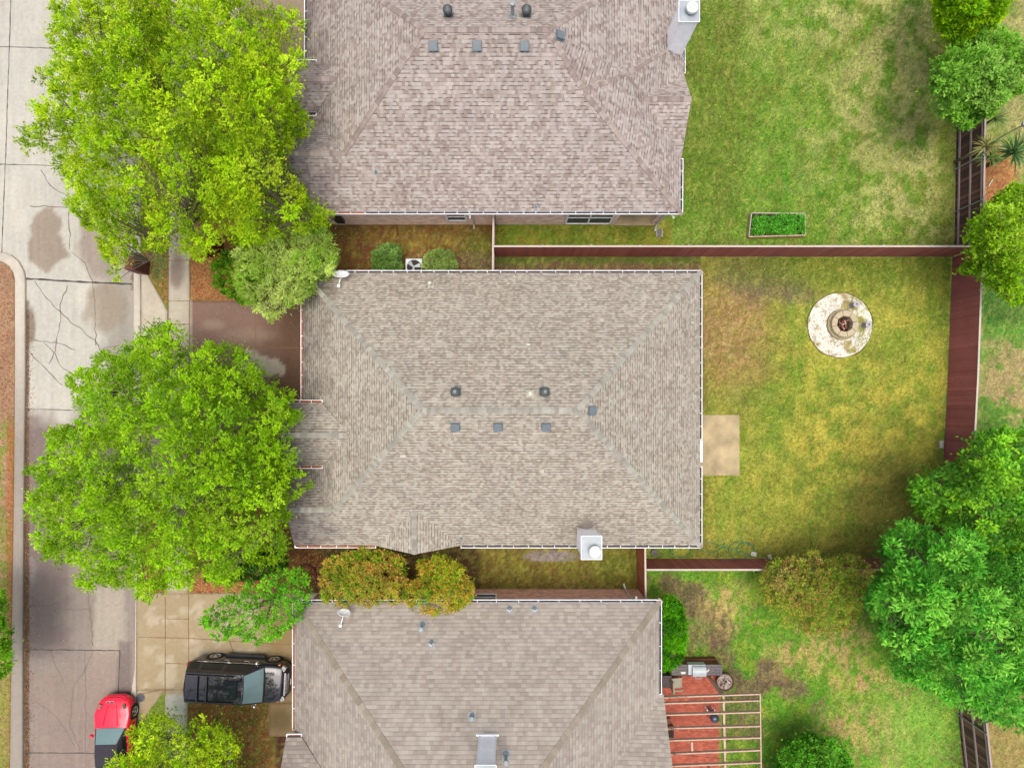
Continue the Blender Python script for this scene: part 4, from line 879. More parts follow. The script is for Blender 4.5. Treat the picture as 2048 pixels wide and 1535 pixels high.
for a in ((867, 92), (954, 92), (1049, 92)): box_vent(rf1, S1, *a)
box_vent(rf1, E1u, 1119, 72)
for a in ((896, 24), (1053, 24)): turbine(rf1, N1, *a)
pipe(rf1, N1, 1025, 32, .07, .75, M_galv, cap=True); pipe(rf1, S1, 752, 345, .04, .28, M_galv); pipe(rf1, S1, 1072, 414, .03, .2, M_galv); pipe(rf1, S1, 1072, 70, .02, .5, M_cream, flange=False)
mb = MB(); mb.tube([(-1.92, 8.62, 2.86), (-1.9, 9.1, 2.6), (-1.9, 9.13, .25), (-1.9, 8.95, .1)], .045, 6); mb.build('downspout', M_cream2, h1)
mb = MB(); mb.tube([(7.6, 8.62, 2.86), (7.45, 9.1, 2.5), (7.45, 9.11, .3), (7.4, 8.85, .12)], .055, 6); mb.build('downspout', M_cream2, h1)
MB().box(-8.75, -8.35, 9.0, 9.19, .75, 1.4).build('meter_box', M_black, h1, bevel=.02)
g = MB(); g.lathe([(.1, 0), (.1, .12)], 14, Matrix.Translation((-9.0, 9.1, 1.)) @ Matrix.Rotation(R(90), 4, 'X')); g.build('electricity_meter', M_steel, h1)

# ---- south house
h3 = thing('house', 'bottom house with smooth tan hip roof and white chimney chase', 'house', (0, 0, 0))
YN3 = -9.16; XW3 = -10.16; XE3 = 7.0; hf = (XE3-XW3)/2; zr3 = EZ+.6*hf; Yr3 = YN3-hf; N3 = (0, .0-.6, EZ+.6*YN3)
ap = ((XE3+XW3)/2, Yr3, zr3); ap2 = ((XE3+XW3)/2, -18.6, zr3)
c3 = (XE3, -13.56, EZ); gr3 = (7.1, -18.06, 5.65); vi3 = (2.5, -18.06, 5.65)
faces = [[(XW3, YN3, EZ), (XE3, YN3, EZ), ap], [(XW3, YN3, EZ), ap, ap2, (XW3, -27.18, EZ)], [(XE3, YN3, EZ), c3, vi3, ap], [c3, (7.1, -13.56, EZ), gr3, vi3], [vi3, gr3, (7.1, -22.56, EZ), (XE3, -22.56, EZ)], [ap, vi3, (XE3, -22.56, EZ), (XE3, -27.18, EZ), ap2], [(XW3, -27.18, EZ), ap2, (XE3, -27.18, EZ)]]
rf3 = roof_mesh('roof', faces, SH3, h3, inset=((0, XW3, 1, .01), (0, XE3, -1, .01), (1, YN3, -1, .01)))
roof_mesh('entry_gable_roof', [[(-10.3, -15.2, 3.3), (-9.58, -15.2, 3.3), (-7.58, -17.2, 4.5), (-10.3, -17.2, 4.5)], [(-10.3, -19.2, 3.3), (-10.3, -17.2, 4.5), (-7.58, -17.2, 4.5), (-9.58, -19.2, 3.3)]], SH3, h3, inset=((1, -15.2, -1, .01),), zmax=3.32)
caps(rf3, [((XW3, YN3, EZ), ap, .45, .45), ((XE3, YN3, EZ), ap, .45, .45), (gr3, vi3, .6, .6)], [(172, 156, 140), (164, 149, 132), (180, 165, 149)], wd=.14, step=.3, seed=4, lift=.014)
wl = MB(); wl.prism([(-9.74, -9.61), (6.58, -9.61), (6.58, -26.7), (-9.74, -26.7)], 0, 2.8); wl.box(-9.95, -8.5, -18.8, -15.6, 0, 3.2); wl.build('wall', M_brickw3 if 'M_brickw3' in globals() else brick_mat('rosy_brick', C(244, 188, 168, .95), C(226, 164, 146, .95), C(232, 196, 178, .95)), h3)
gutter(h3, (XW3, YN3, EZ), (XE3, YN3, EZ), (0, 1), hang=.95); gutter(h3, (XE3, YN3, EZ), c3, (1, 0), hang=1.); gutter(h3, (XW3, YN3, EZ), (XW3, -15.2, EZ), (-1, 0), True, .95); gutter(h3, (-10.3, -15.2, 3.3), (-9.6, -15.2, 3.3), (0, 1), True); gutter(h3, (-10.3, -15.2, 3.3), (-10.3, -19., 3.3), (-1, 0), True)
window(h3, -1.9, -.7, -9.61, .95, 1.9, face=1, bars=0)
chimney(h3, -1.3, -.64, -14.75, -13.85, 5.4, 7.75, (-.95, -14.3)); MB().box(-1.45, -.5, -13.85, -13.78, 5.62, 5.8).build('chimney_flashing', M_white, h3)
pipe(rf3, N3, 845, 1250, .07, .45, M_galv, cap=True); pipe(rf3, N3, 863, 1285, .06, .25, M_galv, hood=True); pipe(rf3, N3, 1019, 1217, .06, .25, M_galv, hood=True); pipe(rf3, N3, 1069, 1217, .06, .25, M_galv, hood=True)
pipe(rf3, N3, 944, 1431, .06, .2, M_galv, cap=True); pipe(rf3, N3, 1012, 1508, .07, .55, M_galv, cap=True, hood=True)
mb = MB(); mb.tube([(5.85, -9.05, 2.86), (5.85, -9.52, 2.6), (5.85, -9.52, .3), (5.8, -9.3, .15)], .05, 6); mb.build('downspout', M_cream2, h3)

# ------------------------------------------------------------ satellite dishes
def dish(label, px, py, z, az, sx, tilt=52):
    b = P(px, py, z); t = thing('satellite_dish', label, 'satellite dish', b, az, 'satellite dishes on the roofs')
    M = Matrix.Rotation(R(-tilt), 4, 'X'); d = MB(); prof = [(.02, 0), (.15, .012), (.28, .04), (.36, .075), (.365, .08), (.28, .055), (.15, .025), (.02, .012)]
    d.lathe([(r*sx, z) for r, z in prof], 28, M); d.build('reflector', M_white2, t, True)
    a = MB(); a.tube([(0, -.1, -.12), (0, -.2, .05), (0, -.5, .12)], .018, 6); a.tube([(0, .02, -.02), (0, .0, -.25), (0, 0, -.42)], .025, 6); a.build('arm', M_white, t)
    MB().box(-.06, .06, -.58, -.46, .07, .17).build('receiver', M_white, t, bevel=.02)
    return t
pz = z_on(N2, P(682, 553, 3.3).x, P(682, 553, 3.3).y)
dish('white satellite dish on the corner of the middle roof beside the pale thin-leaved tree', 682, 550, pz+.4, R(-8), 1.05)
dish('white satellite dish on the bottom roof tucked against the orange-green bushes', 688, 1226, z_on(N3, P(688, 1226, 3.6).x, P(688, 1226, 3.6).y)+.4, R(-14), .85, 72)

# ------------------------------------------------------------ fences
FB = [(186, 104, 98), (176, 97, 91), (194, 112, 104), (182, 102, 94)]
def fence(name, label, pts, h, side, cols=FB, seed=1, rails_light=True, posts=True, topc=(226, 205, 192)):
    rs = random.Random(seed); t = thing(name, label, 'fence', (0, 0, 0)); pk = MB(); rl = [MB() for _ in range(3)]; cap = MB(); po = []
    for a, b in zip(pts[:-1], pts[1:]):
        a = Vector((*a, 0)); b = Vector((*b, 0)); d = b-a; L = d.length; d.normalize(); o = Vector((-d.y, d.x, 0))*side; n = int(L/.142)
        for i in range(n):
            k = L/n; c = C(*cols[rs.randrange(len(cols))]); f = rs.uniform(.9, 1.08); pk.cur = tuple(x*f for x in c)
            hh = h+rs.uniform(-.012, .012); p = a+d*(i*k+k/2); M = Matrix(((d.x, o.x, 0, p.x), (d.y, o.y, 0, p.y), (0, 0, 1, 0), (0, 0, 0, 1)))
            pk.box(-k/2+.001, k/2-.001, .0, .018, .04, hh, M)
        for m, z in zip(rl, (.3, h*.55, h-.12)):
            m.cur = C(*topc); m.bar(a-o*.022+V(0, 0, z), b-o*.022+V(0, 0, z), .04, .09)
        cap.cur = C(*topc); cap.bar(a-o*.012+V(0, 0, h+.018), b-o*.012+V(0, 0, h+.018), .085, .022)
        n = max(1, round(L/2.44))
        for i in range(n+1):
            p = a+d*(L*i/n)-o*.075; po.append(p)
    pk.build('pickets', M_wood, t)
    for m in rl: m.build('rail', M_wood, t)
    cap.build('top_board', M_paintattr, t)
    for p in po:
        q = MB(); q.tube([p, p+V(0, 0, h-.03)], .03, 8); q.lathe([(.036, h-.03), (.036, h+.03), (.01, h+.05)], 10, Matrix.Translation(p)); q.build('post', M_galv, t)
    return t
FH = 1.9
fence('fence', 'long brown fence between the top and middle back gardens', [(-.83, 7.54), (22.72, 7.54)], FH, -1, seed=1)
fence('fence', 'reddish-brown fence between the middle and bottom back gardens', [(6.55, -8.05), (22.08, -8.05)], FH, 1, seed=2)
fence('fence', 'wide smooth maroon fence closing the right side of the middle back garden', [(22.78, 7.5), (22.55, 1.2), (22.28, -4.), (22.1, -8.0)], FH, -1, seed=3, cols=[(190, 108, 106), (184, 103, 101), (195, 112, 109), (187, 106, 103)])
DK = [(130, 94, 84), (112, 78, 70), (146, 106, 92), (100, 70, 64)]
fence('fence', 'dark weathered fence with exposed rails closing the right side of the top back garden', [(23.2, 21.5), (22.98, 14.2), (22.86, 7.62)], FH-.05, 1, seed=4, cols=DK, topc=(196, 170, 166))
fence('fence', 'dark weathered fence with exposed rails at the bottom right behind the big tree', [(22.15, -8.1), (23.05, -16.), (23.9, -24)], FH, 1, seed=5, cols=DK, topc=(196, 170, 166))
fence('fence', 'short thin fence joining the top house to the middle house', [(-.9, 5.75), (-.86, 9.15)], FH, 1, seed=6)
fence('fence', 'short orange-brown gate fence between the middle and bottom houses', [(6.5, -9.5), (6.46, -6.35)], FH, 1, seed=7, cols=[(196, 116, 86), (186, 108, 80), (204, 124, 92)])
fence('fence', 'short side fence under the shade beside the front of the bottom house', [(-9.2, -8.9), (-8.2, -8.9)], 1.2, 1, seed=8, cols=DK)
for o in bpy.data.objects:
    pass
# dark fences: pickets on the far side so the rails face the gardens
# ------------------------------------------------------------ fire pit, slab, raised bed
t = thing('fire_pit', 'octagonal stone fire pit with half burnt wood on a gravel circle', 'fire pit', P(1683, 649, 0))
def ring(r0, r1, h, n, gap, rot=0):
    mb = MB()
    for k in range(n):
        a0 = 2*math.pi*(k+gap)/n+rot; a1 = 2*math.pi*(k+1-gap)/n+rot; m = (a0+a1)/2
        i0 = [(r0*math.cos(a), r0*math.sin(a)) for a in (a0, a1)]; i1 = [(r1*math.cos(a), r1*math.sin(a)) for a in (a1, m, a0)]
        mb.prism(i0+i1, 0, h)
    return mb
ring(.42, .68, .34, 8, .02, .2).build('stone_ring', M_stone, t, bevel=.015); ring(.5, .80, .14, 8, .012, .5).build('base_ring', plain('base_stone', C(176, 162, 128), .9), t)
MB().lathe([(.4, .02), (.4, .05)], 24).build('ash', M_soil, t); wd = MB(); rr = random.Random(4)
for i in range(16):
    a = rr.uniform(0, 6.28); p = V(rr.uniform(-.2, .2), rr.uniform(-.2, .2), rr.uniform(.1, .26)); d = V(math.cos(a), math.sin(a), rr.uniform(-.2, .2))*rr.uniform(.1, .2); wd.cur = C(*rr.choice([(170, 96, 76), (60, 44, 40), (196, 128, 104), (30, 24, 24), (206, 190, 170)])); wd.bar(p-d, p+d, .06, .05)
wd.build('firewood', M_paintattr, t)
gc = P(1680, 650, 0); rs = np.random.RandomState(9)
def col_grav(X, Y):
    c = np.zeros(X.shape+(3,)); c[:] = np.array(C(244, 232, 218, .7)); n = fbm(X*2.6+5, Y*2.6, 5); n2 = fbm(X*6, Y*6, 3)
    c = mixc(c, np.clip((n-.50)*9, 0, 1), (182, 160, 92), .9); c = mixc(c, np.clip((n2-.58)*8, 0, 1), (150, 130, 70), .7); c = mixc(c, np.clip((X-gc.x-.3)*.8, 0, .6)*np.clip((n-.42)*8, 0, 1), (160, 168, 70), .9)
    return c
rr_ = np.linspace(0.02, 1.66, 26); aa = np.linspace(0, 2*math.pi, 97)[:-1]; RR, AA = np.meshgrid(rr_, aa, indexing='ij'); X = gc.x+RR*np.cos(AA); Y = gc.y+RR*np.sin(AA)
ii = np.arange(RR.size).reshape(RR.shape); q = np.stack([ii[:-1], np.roll(ii, -1, 1)[:-1], np.roll(ii, -1, 1)[1:], ii[1:]], -1).reshape(-1, 4)[:, ::-1]
tag(np_mesh('gravel_circle', np.stack([X, Y, np.full_like(X, .012)], -1).reshape(-1, 3), q, col_grav(X, Y).reshape(-1, 3), M_ground), kind='structure')
n = 9000; a = rs.rand(n)*2*math.pi; r = 1.64*np.sqrt(rs.rand(n)); pos = np.stack([gc.x+r*np.cos(a), gc.y+r*np.sin(a), np.full(n, .02)], -1); k = (r > .82) & (fbm(pos[:, 0]*1.6+5, pos[:, 1]*1.6, 5)+rs.rand(n)*.1 < .57); pos = pos[k]; n = len(pos)
ax = rs.normal(size=(n, 3)); ax[:, 2] = np.abs(ax[:, 2])*.4+.05; v, q, c = leaves(rs, pos, ax, .05, .045, np.array(C(252, 244, 234, .8))*rs.uniform(.8, 1.2, (n, 1)))
tag(np_mesh('gravel', v, q, c, M_debris), 'white and pink gravel spread round the fire pit', 'gravel', kind='stuff')
ed = MB(); ed.tube([(gc.x+(1.69+.02*math.sin(5*a)+.015*math.sin(11*a))*math.cos(a), gc.y+(1.69+.02*math.sin(5*a)+.015*math.sin(11*a))*math.sin(a), .015) for a in np.linspace(0, 2*math.pi, 65)[:-1]], .012, 6, closed=True); tag(ed.build('edging_ring', M_rust, None, True), 'thin rusty edging ring round the gravel circle', 'edging')
def stool(label, px, py):
    t = thing('stump_stool', label, 'stool', P(px, py, 0), 0, 'stump stools by the fire pit'); mb = MB(); mb.lathe([(.15, 0), (.12, .12), (.12, .3), (.15, .42)], 14); mb.build('stem', plain('stool_stem', C(176, 172, 172), .8), t); MB().lathe([(.17, .42), (.17, .46), (.15, .47)], 16).build('seat', plain('stool_seat', C(196, 190, 190), .7), t)
    MB().lathe([(.04, .47), (.03, .5)], 10).build('knob', M_rust, t)
stool('small grey stool on the gravel north-east of the fire pit', 1703, 611); stool('small grey stool on the gravel due east of the fire pit', 1727, 651)
t = thing('patio_slab', 'plain rectangular concrete slab against the back of the middle house', 'slab', P(1440, 889, 0)); a = P(1400, 829, 0); b = P(1478, 950, 0); c0 = P(1440, 889, 0)
MB().box(a.x-c0.x-1.0, b.x-c0.x, b.y-c0.y, a.y-c0.y, -.1, .07).build('concrete', M_slab, t, bevel=.02)
MB().box(8.5-c0.x, 9.05-c0.x, -3-c0.y, -1.75-c0.y, 2.55, 2.62).build('door_canopy', plain('canopy', C(190, 172, 160), .8), t) if False else None
t = thing('raised_bed', 'rectangular timber raised bed full of green vegetables', 'garden bed', P(1550, 453, 0)); pc = P(1550, 453, 0); pts = [P(1494, 476, .0), P(1499, 429, .0), P(1605, 430, 0), P(1606, 473, 0)]; lm = MB()
for i in range(4):
    p, q = pts[i]-pc, pts[(i+1) % 4]-pc; lm = MB(); lm.bar(p+V(0, 0, .13), q+V(0, 0, .13), .06, .26); lm.build('timber_side', M_tan if i < 3 else M_pwood, t)
MB().prism([(p.x-pc.x, p.y-pc.y) for p in pts], 0, .16).build('soil', M_soil, t)
rs = np.random.RandomState(4); n = 9000; u = rs.rand(n); v_ = rs.rand(n); A4 = [np.array(p-pc) for p in pts]
pos = (A4[0]*(1-v_)[:, None]+A4[1]*v_[:, None])*(1-u)[:, None]+(A4[3]*(1-v_)[:, None]+A4[2]*v_[:, None])*u[:, None]; pos[:, 0] *= .93; pos[:, 1] *= .86; k = fbm(pos[:, 0]*4+3, pos[:, 1]*4) > .43; pos = pos[k]; n = len(pos); pos[:, 2] = .17+rs.rand(n)*.5*fbm(pos[:, 0]*3+9, pos[:, 1]*3)
v, q, c = leaves(rs, pos, rs.normal(size=(n, 3)), .13, .045, np.array(C(110, 190, 60, .8))*rs.uniform(.5, 1.5, (n, 1))*(.5+fbm(pos[:, 0]*3, pos[:, 1]*3)[:, None])); np_mesh('vegetable_leaves', v, q, c, M_leaf, t)

# ------------------------------------------------------------ small things round the gardens
t = thing('air_conditioner', 'square grey air conditioner between two clipped shrubs', 'air conditioner', (-4.88, 6.82, 0))
MB().box(-.44, .44, -.44, .44, .02, .78).build('casing', M_steel, t, bevel=.05); MB().lathe([(.36, .785), (.36, .8)], 28).build('fan_opening', M_dark, t); fb = MB()
for k in range(3):
    M = Matrix.Rotation(k*2.09+.3, 4, 'Z'); fb.add([(.05, -.03, .81), (.32, -.12, .80), (.33, .1, .83), (.05, .05, .82)], [(0, 1, 2, 3), (3, 2, 1, 0)], M)
fb.lathe([(.06, .8), (.06, .84)], 12); fb.build('fan_blades', M_galv, t)
t = thing('brick_mailbox', 'red brick mailbox pillar with arched top at the kerb under the largest street tree', 'mailbox', (-18.95, 6.95, 0), R(-6)); mb = MB(); mb.box(-.28, .28, -.34, .34, 0, .95); n = 10
pr = [(-.28, .95)]+[(.28*-math.cos(math.pi*i/n), .95+.3*math.sin(math.pi*i/n)) for i in range(n+1)]
mb.add([(x, -.34, z) for x, z in pr[1:]]+[(x, .34, z) for x, z in pr[1:]], [tuple(range(n+1)), tuple(range(n+1, 2*n+2))[::-1]]+[(i, i+n+1, i+n+2, i+1) for i in range(n)]); mb.build('pillar', M_brickr, t); MB().box(-.3, -.28, -.12, .12, .75, 1.).build('mail_door', M_black, t)
t = thing('meter_cover', 'round dark meter cover set in the apron near the red car', 'cover', P(281, 1394, .024)); MB().lathe([(.2, 0), (.2, .012)], 24).build('lid', plain('iron', C(88, 88, 96), .6), t); MB().lathe([(.24, -.004), (.24, .004)], 24).build('rim', M_gwood, t)
hm = MB(); pts = []
for cx, cy, r, a0, a1 in ((1492, 1098, 17, 0, 400), (1480, 1100, 22, 40, 330), (1420, 1080, 30, 170, 350)):
    pts += [P(cx+r*math.cos(R(a)), cy-r*.8*math.sin(R(a)), .03) for a in np.linspace(a0, a1, 24)]
hm.tube(pts, .02, 5); tag(hm.build('garden_hose', M_hose, None, True), 'tangled green garden hose beside the fence in the middle garden', 'hose')
hm = MB(); hm.tube([P(1340+30*math.sin(t*.3), 1115-.0*t, .03) if t == 0 else P(1362+20*math.cos(R(t)), 1098-16*math.sin(R(t)), .03) for t in range(180, 380, 12)], .018, 5); tag(hm.build('garden_hose', M_hose, None, True), 'green garden hose loop half hidden by the corner gutter of the middle house', 'hose')
def slabby(name, label, cat, px, py, a, b, h, rz, mat, group=None, z=0):
    t = MB().box(-a/2, a/2, -b/2, b/2, 0, h).build(name, mat, None, bevel=min(.02, h*.3)); t.location = P(px, py, z); t.rotation_euler = (0, 0, R(rz)); return tag(t, label, cat, group)
slabby('paving_stone', 'square brown paving stone lying beside the gate fence', 'paving stone', 1308, 1104, .34, .28, .1, -25, M_gwood)
slabby('white_block', 'small white block at the foot of the maroon fence', 'block', 1880, 888, .18, .4, .15, 0, M_cream)
slabby('plastic_tray', 'white rectangle of litter nearest the hose by the south fence', 'litter', 1507, 1107, .28, .22, .06, -15, M_cream2); slabby('litter_box', 'white litter scrap against the south fence', 'litter', 1538, 1112, .2, .22, .1, 20, M_cream)
slabby('white_stick', 'thin white stick on the orange soil behind the fence', 'stick', 1980, 366, .06, .42, .05, -32, M_cream)
yt = MB(); q = [P(1440, 780, .03), P(1447, 769, .03), P(1450, 779, .03)]; yt.tube(q, .022, 5, closed=True); tag(yt.build('yellow_triangle', M_yellow), 'small yellow triangle frame lying on the grass', 'toy')
yt = MB(); yt.tube([P(1546, 834, .03), P(1538, 833, .03), P(1531, 837, .03), P(1533, 841, .03), P(1538, 840, .03)], .022, 5); tag(yt.build('yellow_hook', M_yellow), 'small bent yellow strip lying on the grass below the triangle', 'toy')
t = thing('birdhouse', 'round grey-white lamp head on a pole between the yuccas', 'garden lamp', P(1995, 278, 0)); mb = MB(); mb.tube([(0, 0, 0), (0, 0, 1.5)], .03, 8); mb.build('pole', M_galv, t); MB().lathe([(.05, 1.5), (.16, 1.55), (.17, 1.68), (.08, 1.74), (.05, 1.7)], 18).build('head', M_cap, t)
t.name = 'garden_lamp'
t = thing('clay_pot', 'brown clay pot between the two orange-green bushes', 'pot', P(850, 1143, 0)); MB().lathe([(.16, 0), (.22, .45), (.24, .5), (.2, .5), (.18, .42)], 20).build('pot_body', plain('clay', C(120, 92, 88), .8), t, True); MB().lathe([(.18, .4), (.18, .42)], 16).build('pot_soil', M_soil, t)
ed = MB(); ec = P(612, 1152, 0); ed.tube([(ec.x+.55*math.cos(a), ec.y+.6*math.sin(a), .04) for a in np.linspace(-.3, 3.3, 22)], .05, 6); tag(ed.build('bed_edging', M_rust, None, True), 'curved brown bed edging in the fallen leaves left of the orange bushes', 'edging')
t = thing('downpipe_block', 'small dark splash block on the grass under the top house corner downspout', 'splash block', P(1318, 466, 0)); MB().box(-.13, .13, -.22, .2, 0, .05).build('tray', M_gwood, t); MB().box(-.15, -.12, -.22, .2, 0, .1).build('tray_side', M_cream, t); MB().box(.12, .15, -.22, .2, 0, .1).build('tray_side', M_cream, t); t.name = 'splash_block'
t = thing('porch_bench', 'wooden bench with orange cushion in the porch recess of the top house', 'bench', (6.3, 10.25, .1)); mb = MB(); mb.box(-.6, .6, -.22, .22, .38, .42); mb.build('seat', M_bwood, t); MB().box(-.5, .3, -.2, .2, .42, .5).build('cushion', M_orange, t)
MB().box(-.6, .6, .2, .25, .42, .85).build('backrest', M_bwood, t)
for x in (-.55, .55):
    for y in (-.18, .18): MB().box(x-.03, x+.03, y-.03, y+.03, 0, .38).build('leg', M_bwood, t)

# ------------------------------------------------------------ brick patio, pergola and its furniture
a = P(1300, 1350, 0); b = P(1438, 1700, 0)
tag(MB().box(6.4, b.x, b.y, a.y, -.1, .03).build('brick_patio', M_patio), kind='structure')
t = thing('pergola', 'open timber pergola over the red brick patio', 'pergola', (7., -13.8, 0)); PZ = 2.75
def Q(px, py, z=PZ): return P(px, py, z)-V(7., -13.8, 0)
raf = [((1323, 1393), (1519, 1386)), ((1323, 1405), (1519, 1399)), ((1325, 1428), (1519, 1422)), ((1328, 1455), (1519, 1450)), ((1331, 1479), (1520, 1473)), ((1334, 1506), (1520, 1498)), ((1336, 1530), (1520, 1523)), ((1337, 1556), (1521, 1548)), ((1338, 1582), (1521, 1575))]
for p, q in raf: MB().bar(Q(*p), Q(*q), .055, .15).build('rafter', M_pwood, t)
MB().bar(Q(1519, 1385), Q(1522, 1600), .05, .16).build('fascia_board', M_pwood, t); MB().bar(Q(1446, 1388, PZ-.16), Q(1451, 1600, PZ-.16), .1, .15).build('beam', M_pwood, t); MB().bar(Q(1383, 1482), Q(1384, 1500), .09, .1).build('blocking', M_pwood, t)
for p in ((1446, 1392), (1451, 1596)): 
    e = Q(*p, PZ-.2); MB().box(e.x-.06, e.x+.06, e.y-.06, e.y+.06, 0, PZ-.22).build('post', M_pwood, t)
sb = MB(); rr = random.Random(8)
wire = MB(); lamp = []
for p, q in ((0, 1), (3, 4), (5, 6)):
    a_, b_ = Q(*raf[p][0], PZ+.09), Q(*raf[q][1], PZ+.09); wire.tube([a_.lerp(b_, i/6) for i in range(7)], .006, 4)
    for i in range(6): sb.lathe([(.01, 0), (.035, .02), (.035, .05), (.01, .08)], 8, Matrix.Translation(a_.lerp(b_, (i+.5)/6)))
ts = thing('string_lights', 'string of small orange-pink bulbs draped over the pergola rafters', 'string lights', (7., -13.8, 0)); wire.build('cable', M_black, ts); sb.build('bulbs', plain('bulb', C(232, 130, 90), .3), ts)
c0 = P(1394, 1339, .9); t = thing('potting_counter', 'long grey wooden counter holding the grill', 'counter', (c0.x, c0.y, 0)); mb = MB()
for i in range(4): mb.box(-1.26, 1.26, -.27+i*.137, -.27+i*.137+.128, .86, .9)
mb.build('top', M_gwood, t)
for x in (-1.15, 1.15):
    for y in (-.2, .2): MB().box(x-.04, x+.04, y-.04, y+.04, 0, .86).build('leg', M_gwood, t)
MB().box(-1.2, 1.2, .18, .22, .2, .86).build('back_panel', M_bwood, t)
g0 = P(1395, 1339, 1.); t = thing('barbecue_grill', 'stainless steel barbecue grill standing in the wooden counter', 'grill', (g0.x, g0.y, 0)); n = 8
MB().box(-.45, .42, -.26, .25, .62, .98).build('body', M_steel, t, bevel=.02); MB().box(-.4, .38, -.2, .16, 0, .6).build('cabinet', M_bwood, t); pr = [(.28*math.cos(math.pi*i/n), .98+.2*math.sin(math.pi*i/n)) for i in range(n+1)]
mb = MB(); mb.add([(-.28, y-.06, z) for y, z in pr]+[(.4, y-.06, z) for y, z in pr], [tuple(range(n+1)), tuple(range(n+1, 2*n+2))[::-1]]+[(i, i+n+1, i+n+2, i+1) for i in range(n)]); mb.build('lid', M_steel, t)
mb = MB(); mb.tube([(-.1, -.33, 1.0), (-.1, -.42, 1.02), (.2, -.42, 1.02), (.2, -.33, 1.0)], .015, 6); mb.build('handle', M_steel, t)
slabby('paper_towel', 'white folded paper towel on the left of the counter', 'towel', 1366, 1344, .24, .12, .04, 0, M_cream2, z=.9); slabby('white_cup', 'small white card on the right of the counter', 'card', 1416, 1340, .07, .16, .03, -35, M_cream2, z=.9)
bpy.data.objects[-1] if False else None
c0 = P(1353, 1364, .4); t = thing('garden_chair', 'beige fabric garden chair turned towards the counter', 'chair', (c0.x, c0.y, .03), R(4)); MB().box(-.26, .26, -.26, .26, .36, .44).build('seat', M_tan, t, bevel=.03); mb = MB(); mb.box(-.34, -.26, -.3, .28, .4, .95); mb.build('backrest', M_tan, t, bevel=.03)
for y in (-.31, .31): MB().box(-.3, .24, y-.025, y+.025, .58, .62).build('armrest', M_tan, t)
for x in (-.26, .24):
    for y in (-.28, .28): MB().box(x-.025, x+.025, y-.025, y+.025, 0, .58).build('leg', M_tan, t)
c0 = P(1334, 1361, .5); t = thing('storage_bench', 'dark brown wooden storage box against the house wall', 'box', (c0.x, c0.y, .03)); MB().box(-.22, .2, -.3, .28, 0, .5).build('body', M_soil, t); mb = MB(); [mb.box(-.24, .22, -.32+i*.125, -.32+i*.125+.115, .5, .54) for i in range(5)]; mb.build('lid', plain('dark_planks', C(104, 88, 88), .8, var=.25), t)
c0 = P(1449, 1362, .25); t = thing('fire_bowl', 'round rusty fire bowl full of ash at the corner of the patio', 'fire bowl', (c0.x, c0.y, 0)); MB().lathe([(.2, 0), (.3, .02), (.44, .3), (.46, .33), (.42, .33), (.38, .28)], 28).build('bowl', M_rust, t, True); MB().lathe([(.385, .26), (.385, .285)], 24).build('ash', plain('ash', C(180, 160, 146), .95, var=.35, scale=9), t)
mb = MB(); rr = random.Random(3)
for i in range(26): a = rr.uniform(0, 6.28); r = rr.uniform(0, .3); p = V(r*math.cos(a), r*math.sin(a), .31); d = V(rr.uniform(-1, 1), rr.uniform(-1, 1), 0).normalized()*rr.uniform(.04, .12); mb.cur = C(*rr.choice([(206, 190, 176), (120, 96, 88), (180, 130, 110), (60, 50, 50), (226, 220, 214)])); mb.bar(p-d, p+d, .04, .035)
mb.build('charred_wood', M_paintattr, t)
c0 = P(1430, 1437, .8); t = thing('kettle_grill', 'round blue kettle barbecue under the pergola', 'grill', (c0.x, c0.y, .03)); MB().lathe([(.1, .45), (.2, .55), (.23, .68), (.23, .7), (.2, .8), (.1, .87), (.02, .88)], 24).build('bowl_and_lid', M_blue, t, True); MB().box(-.03, .03, -.01, .01, .88, .91).build('handle', M_black, t)
for k in range(3): mb = MB(); a = k*2.09; mb.tube([(.12*math.cos(a), .12*math.sin(a), .5), (.26*math.cos(a), .26*math.sin(a), 0)], .014, 6); mb.build('leg', M_black, t)
c0 = P(1421, 1418, .4); t = thing('metal_stand', 'small black and white bar stand beneath the pergola rafters', 'stand', (c0.x, c0.y, .03)); MB().bar((-.16, 0, .45), (.16, 0, .45), .05, .04).build('bar', M_black, t); 
for x in (-.18, .18): MB().box(x-.03, x+.03, -.03, .03, 0, .46).build('leg', M_white, t)
c0 = P(1340, 1466, .45); t = thing('cube_planter', 'square dark planter beside the house under the pergola', 'planter', (c0.x, c0.y, .03)); MB().box(-.22, .22, -.24, .24, 0, .42).build('box', M_gwood, t, bevel=.02); MB().box(-.19, .19, -.21, .21, .42, .425).build('soil', M_soil, t)
c0 = P(1336, 1444, .4); t = thing('folded_chair', 'dark folded wooden chair leaning by the house under the pergola', 'chair', (c0.x, c0.y, .03), R(20)); MB().box(-.18, .18, -.14, -.1, .4, .8).build('backrest', M_bwood, t); MB().box(-.18, .18, -.12, .18, .36, .4).build('seat', M_bwood, t); [MB().box(x-.02, x+.02, y-.02, y+.02, 0, .38).build('leg', M_bwood, t) for x in (-.15, .15) for y in (-.1, .15)]
pc = P(1406, 1320, 0); t = thing('planter_frame', 'wooden planter frame behind the counter with offcuts inside', 'planter', (pc.x, pc.y, 0)); pts = [P(1371, 1328, 0), P(1366, 1314, 0), P(1428, 1313, 0), P(1440, 1327, 0)]
for i in range(4): p, q = pts[i]-pc, pts[(i+1) % 4]-pc; MB().bar(p+V(0, 0, .15), q+V(0, 0, .15), .06, .3).build('timber_side', M_bwood, t)
MB().prism([(p.x-pc.x, p.y-pc.y) for p in pts], 0, .1).build('soil', M_soil, t)
